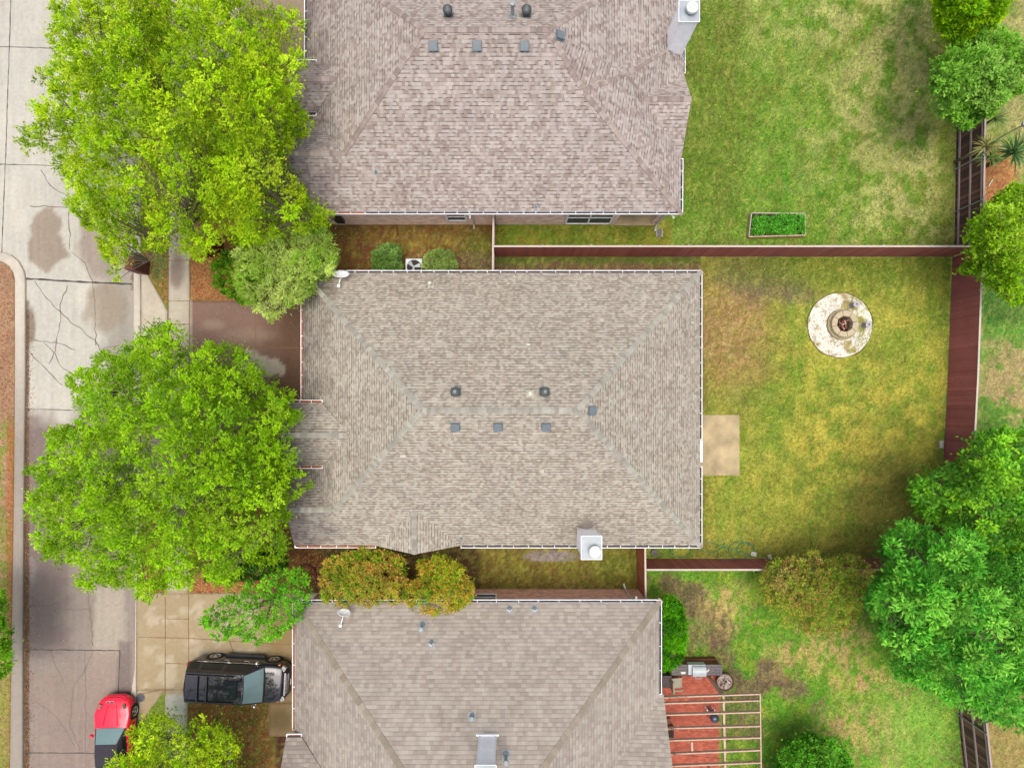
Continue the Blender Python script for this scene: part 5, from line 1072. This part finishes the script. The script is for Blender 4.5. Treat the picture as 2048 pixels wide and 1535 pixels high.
slabby('grey_tub', 'grey plastic tub standing in the wooden planter frame', 'tub', 1415, 1322, .3, .22, .3, -8, M_grey, z=.1); slabby('white_board', 'white board offcut lying in the planter frame', 'board', 1392, 1321, .35, .1, .2, 0, M_cream2, z=.1)

# ------------------------------------------------------------ cars
def car_paint(name, col, rough=.12):
    m, n, b = node_mat(name); b.inputs['Base Color'].default_value = (*col, 1); b.inputs['Roughness'].default_value = rough; b.inputs['Coat Weight'].default_value = .6; b.inputs['Coat Roughness'].default_value = .03; b.inputs['Specular IOR Level'].default_value = .35; return m
M_tyre = plain('tyre', (.02, .02, .02), .85); M_chrome = plain('chrome', (.75, .75, .76), .15, metal=.9, var=.03); M_cglass = plain('car_glass', (.012, .016, .018), .05, spec=.4, var=.02)
M_wind = plain('windshield_glass', C(132, 158, 160), .06, spec=.8, var=.06, scale=2)
M_red_l = plain('tail_lens', (.5, .01, .015), .2); M_head = plain('head_lens', (.3, .3, .29), .15, spec=.6); M_amber = plain('amber_lens', (.7, .2, .05), .3)
def interp(tab, x):
    xs_ = [t[0] for t in tab]; return float(np.interp(x, xs_, [t[1] for t in tab]))
def wheel(parent, x, y, r, wdt, spokes=6):
    s = 1 if y > 0 else -1; Mx = Matrix.Translation((x, y, r)) @ Matrix.Rotation(R(-90*s), 4, 'X')
    t = MB(); t.lathe([(r*.62, -wdt), (r*.95, -wdt), (r, -wdt*.8), (r, -.03), (r*.95, 0), (r*.68, .0), (r*.66, -.03)], 28, Mx); o = t.build('wheel', M_tyre, parent, True)
    q = MB(); q.lathe([(r*.60, -.06), (r*.67, -.005), (r*.63, .0), (r*.57, -.03)], 24, Mx); q.lathe([(r*.12, -.05), (r*.13, .0), (.02, .005)], 12, Mx)
    for k in range(spokes):
        a = 2*math.pi*k/spokes; q.add([tuple(Mx @ Vector(p)) for p in [(math.cos(a+d)*rr_, math.sin(a+d)*rr_, z) for rr_, d, z in ((r*.1, .6, -.005), (r*.1, -.6, -.005), (r*.62, -.14, -.012), (r*.62, .14, -.012))]], [(0, 1, 2, 3), (3, 2, 1, 0)])
    q.build('rim', M_chrome, o)
def car(label, cat, loc, rz, S, paint):
    t = thing(S['name'], label, cat, loc, rz); W_, T, Bt, wx, wr = S['half'], S['top'], S['belt'], S['wheels'], S['wr']
    xs_ = np.unique(np.round(np.concatenate([np.arange(S['x0'], S['x1'], .06), [S['x1']]]), 3)); ring = []; rows = []
    for x in xs_:
        hw = interp(W_, x); zt = interp(T, x); zb = S['sill']
        for w_ in wx:
            d = abs(x-w_)
            if d < wr*1.18: zb = max(zb, wr+math.sqrt((wr*1.18)**2-d*d))
        zb = max(zb, interp(S['bot'], x)); zs = min(zt-.04, interp(Bt, x)); zb = min(zb, zs-.1)
        half = [(hw*.985, zb), (hw, zb+(zs-zb)*.35), (hw, zb+(zs-zb)*.65), (hw*.985, zs), (hw*.93, zs+(zt-zs)*.55), (hw*.8, zt-.012), (hw*.45, zt+.012), (0, zt+.02)]
        rows.append([(x, y, z) for y, z in half]+[(x, -y, z) for y, z in half[-2::-1]])
    n = len(rows[0]); mb = MB(); mb.add([p for r_ in rows for p in r_], [(i*n+k, (i+1)*n+k, (i+1)*n+k+1, i*n+k+1) for i in range(len(rows)-1) for k in range(n-1)]+[tuple(range(n)), tuple(range((len(rows)-1)*n, len(rows)*n))[::-1]])
    body = mb.build('body', paint, t, True)
    und = MB(); und.box(S['x0']+.5, S['x1']-.5, -interp(W_, 0)*.8, interp(W_, 0)*.8, .22, .5); und.build('underbody', M_black, t)
    # cabin: section rows from belt to roof
    cb = S['cabin']; vs = []   # (x_belt_rear, x_roof_rear, x_roof_front, x_belt_front, z_belt, z_roof, hw_belt, hw_roof)
    xr, xrr, xrf, xf, zb, zr_, hb, hr = cb; cm = MB()
    N = 8; rows = []
    for i in range(N+1):
        y = -1+2*i/N; crown = .035*(1-y*y); bow = .10*(1-y*y)
        rows.append([(xr-bow*.3, y*hb, zb), (xrr, y*hr, zr_-.02+crown), ((xrr+xrf)/2, y*hr, zr_+.01+crown), (xrf, y*hr, zr_-.03+crown), (xf+bow*S.get('wbow', 1), y*hb, zb)])
    cm.add([p for r_ in rows for p in r_], [(i*5+k, (i+1)*5+k, (i+1)*5+k+1, i*5+k+1) for i in range(N) for k in range(4)]+[(0, 1, 2, 3, 4), (N*5+4, N*5+3, N*5+2, N*5+1, N*5)])
    cm.build(S.get('top_name', 'cabin'), S.get('top_mat', paint), t, False, bevel=.03)
    def pane(name, quad, off, k0=.04, curve=0):
        q = [Vector(p) for p in quad]; cen = sum(q, Vector())/4; nn = (q[1]-q[0]).cross(q[3]-q[0]).normalized(); q = [cen+(p-cen)*(1-k0)+nn*off for p in q]; m = MB(); g = 6; vv = []
        for i in range(g+1):
            for j in range(g+1):
                p = q[0].lerp(q[1], i/g).lerp(q[3].lerp(q[2], i/g), j/g); p = p+nn*curve*(1-(2*i/g-1)**2); vv.append(tuple(p))
        m.add(vv, [(i*(g+1)+j, (i+1)*(g+1)+j, (i+1)*(g+1)+j+1, i*(g+1)+j+1) for i in range(g) for j in range(g)]); return m.build(name, (M_wind if name == 'windshield' else M_cglass), t, True)
    pane('windshield', [(xf, -hb*.96, zb), (xf, hb*.96, zb), (xrf, hr*.96, zr_-.02), (xrf, -hr*.96, zr_-.02)], .012, .05, .075)
    pane('rear_window', [(xr, hb*.9, zb), (xr, -hb*.9, zb), (xrr, -hr*.9, zr_-.02), (xrr, hr*.9, zr_-.02)], .012, .1, .04)
    for s in (1, -1):
        m = xr+(xf-xr)*.5; mr = xrr+(xrf-xrr)*.6
        for a_, b_, c_, d_ in ((xf-.18, m+.05, mr+.05, xrf-.03), (m-.05, xr+(.75 if S['x1'] > 2.4 else .2), xrr+.6 if S['x1'] > 2.4 else xrr+.1, mr-.05)) + (((xr+.62, xr+.12, xrr+.12, xrr+.5),) if S['x1'] > 2.4 else ()):
            q = [(a_, s*hb, zb+.02), (b_, s*hb, zb+.02), (c_, s*hr, zr_-.07), (d_, s*hr, zr_-.07)]
            pane('side_window', q if s > 0 else q[::-1], .008, .06)
    for x in wx:
        for s in (1, -1): wheel(t, x, s*(interp(W_, x)-.0), wr, .24, S.get('spokes', 7))
    for s in (1, -1):
        mm = MB(); e = Vector((xf-.35, s*(hb+.14), zb+.06)); M = Matrix.Translation(e) @ Matrix.Rotation(R(s*-20), 4, 'Z'); mm.lathe([(.03, -.11), (.1, -.06), (.11, .0), (.1, .05), (.03, .1)], 12, M @ Matrix.Rotation(R(90), 4, 'X') @ Matrix.Diagonal((.6, .9, 1, 1))); mm.tube([(xf-.3, s*(hb-.04), zb+.02), e], .025, 6); mm.build('mirror', S.get('mirror', paint), t, True)
    return t, body
black = car_paint('black_paint', (.012, .012, .016)); red = car_paint('red_paint', C(250, 30, 62, .8), .22)
SUV = dict(name='suv', x0=-2.5, x1=2.5, sill=.34, wheels=(-1.45, 1.55), wr=.38, spokes=8, mirror=M_chrome,
    half=[(-2.5, .78), (-2.42, .88), (-2.2, .95), (-1.4, .98), (1.5, .98), (1.9, .96), (2.2, .88), (2.38, .76), (2.5, .6)],
    top=[(-2.5, .85), (-2.44, 1.0), (-2.35, 1.14), (-1, 1.15), (1.1, 1.14), (1.3, 1.13), (1.9, 1.06), (2.2, 1.0), (2.38, .9), (2.5, .68)],
    belt=[(-2.5, .8), (-2.35, 1.02), (1.3, 1.0), (2.2, .88), (2.5, .62)], bot=[(-2.5, .45), (-2.2, .36), (2.2, .36), (2.5, .4)],
    cabin=(-2.42, -2.2, .62, 1.36, 1.12, 1.76, .93, .74), wbow=1.3)
suv, body = car('black suv parked on the driveway with its nose to the bottom house', 'car', (-13.66, -13.92, .03), R(-3), SUV, black)
mb = MB(); mb.box(-2.15, .2, .62, .66, 1.8, 1.84); mb.box(-2.15, .2, -.66, -.62, 1.8, 1.84); mb.build('roof_rails', M_black, suv)
for x in (-1.55, -1.1): MB().box(x-.035, x+.035, -.62, .62, 1.835, 1.87).build('crossbar', M_black, suv, bevel=.01)
for x in (-.78,): pass
MB().box(-.3, .35, -.45, .45, 1.803, 1.812).build('sunroof', M_cglass, suv)
gl = MB(); gl.box(2.36, 2.47, -.5, .5, .6, .93); gl.build('grille', M_gwood, suv, bevel=.03); gc_ = MB(); gc_.box(2.33, 2.4, -.56, .56, .93, .99); [gc_.box(2.465, 2.485, -.48, .48, z, z+.025) for z in (.66, .74, .82)]; gc_.build('grille_chrome', M_chrome, suv, bevel=.01)
MB().box(2.5, 2.53, -.2, .1, .45, .57).build('number_plate', M_cream2, suv)
for s in (1, -1):
    M = Matrix.Translation((2.27, s*.74, .88)) @ Matrix.Rotation(R(-s*28), 4, 'Z'); MB().box(-.13, .1, -.12, .12, -.1, .09, M).build('headlight', M_head, suv, bevel=.03); MB().box(-.26, -.14, -.1, .1, -.09, .07, Matrix.Translation((2.22, s*.84, .86))).build('turn_signal', M_amber, suv, bevel=.03)
    MB().box(-2.5, -2.34, s*.8-.09, s*.8+.09, .85, 1.12).build('tail_light', M_red_l, suv, bevel=.03)
    for x in (-.62, .38): mb = MB(); y = s*1.0; mb.tube([(x-.12, y-s*.03, .88), (x-.09, y+s*.02, .9), (x+.09, y+s*.02, .9), (x+.12, y-s*.03, .88)], .022, 6); mb.build('door_handle', M_chrome, suv)
    mb = MB(); mb.bar((-2.0, s*.972, 1.045), (1.1, s*.972, 1.035), .016, .028); mb.build('belt_trim', M_chrome, suv)
    MB().box(-.95, 1.05, s*1.02-.07, s*1.02+.07, .3, .36).build('running_board', M_black, suv, bevel=.02)
CP = dict(name='sports_car', x0=-2.15, x1=2.15, sill=.22, wheels=(-1.3, 1.25), wr=.33, spokes=5, top_name='soft_top', top_mat=plain('soft_top', C(58, 52, 62), .9),
    half=[(-2.15, .6), (-2.0, .8), (-1.3, .9), (-.6, .87), (.5, .86), (1.3, .9), (1.7, .86), (1.95, .72), (2.08, .55), (2.15, .38)],
    top=[(-2.15, .6), (-2.0, .78), (-1.5, .86), (.5, .92), (1.0, .86), (1.6, .74), (1.9, .64), (2.08, .54), (2.15, .46)],
    belt=[(-2.15, .55), (-1.8, .74), (.5, .8), (1.3, .76), (1.7, .62), (2.15, .42)], bot=[(-2.15, .4), (-1.9, .24), (1.9, .22), (2.15, .3)],
    cabin=(-1.55, -.95, .08, .72, .86, 1.26, .78, .56), wbow=1.2)
rc, body = car('bright red sports car with black soft top parked at the kerb', 'car', (-20.05, -17.0, .01), R(91.5), CP, red)
for s in (1, -1):
    M = Matrix.Translation((1.72, s*.62, .73)) @ Matrix.Rotation(R(-s*22), 4, 'Z') @ Matrix.Rotation(R(12), 4, 'Y'); MB().box(-.12, .12, -.06, .08, -.02, .02, M).build('headlight', plain('smoked_lens', C(110, 90, 60), .2), rc, bevel=.01)
mb = MB(); mb.box(1.86, 1.92, -.02, .13, .665, .68); mb.box(1.86, 1.92, .18, .33, .66, .675); mb.build('number_sticker', M_black, rc); mb = MB(); mb.box(1.845, 1.935, -.04, .35, .645, .662); mb.build('front_plate', M_cream2, rc)
mb = MB(); mb.tube([(1.92, -.62, .60), (2.06, -.35, .54), (2.1, 0, .53), (2.06, .35, .54), (1.92, .62, .60)], .018, 5); mb.build('bumper_gap', M_black, rc)
mb = MB(); mb.box(2.02, 2.13, -.32, .32, .32, .44); mb.build('air_intake', M_black, rc)
for s in (1, -1): mb = MB(); mb.tube([(.85, s*.36, .925), (1.3, s*.3, .835), (1.75, s*.2, .725)], .012, 5); mb.build('hood_crease', red, rc)
bpy.context.view_layer.update()
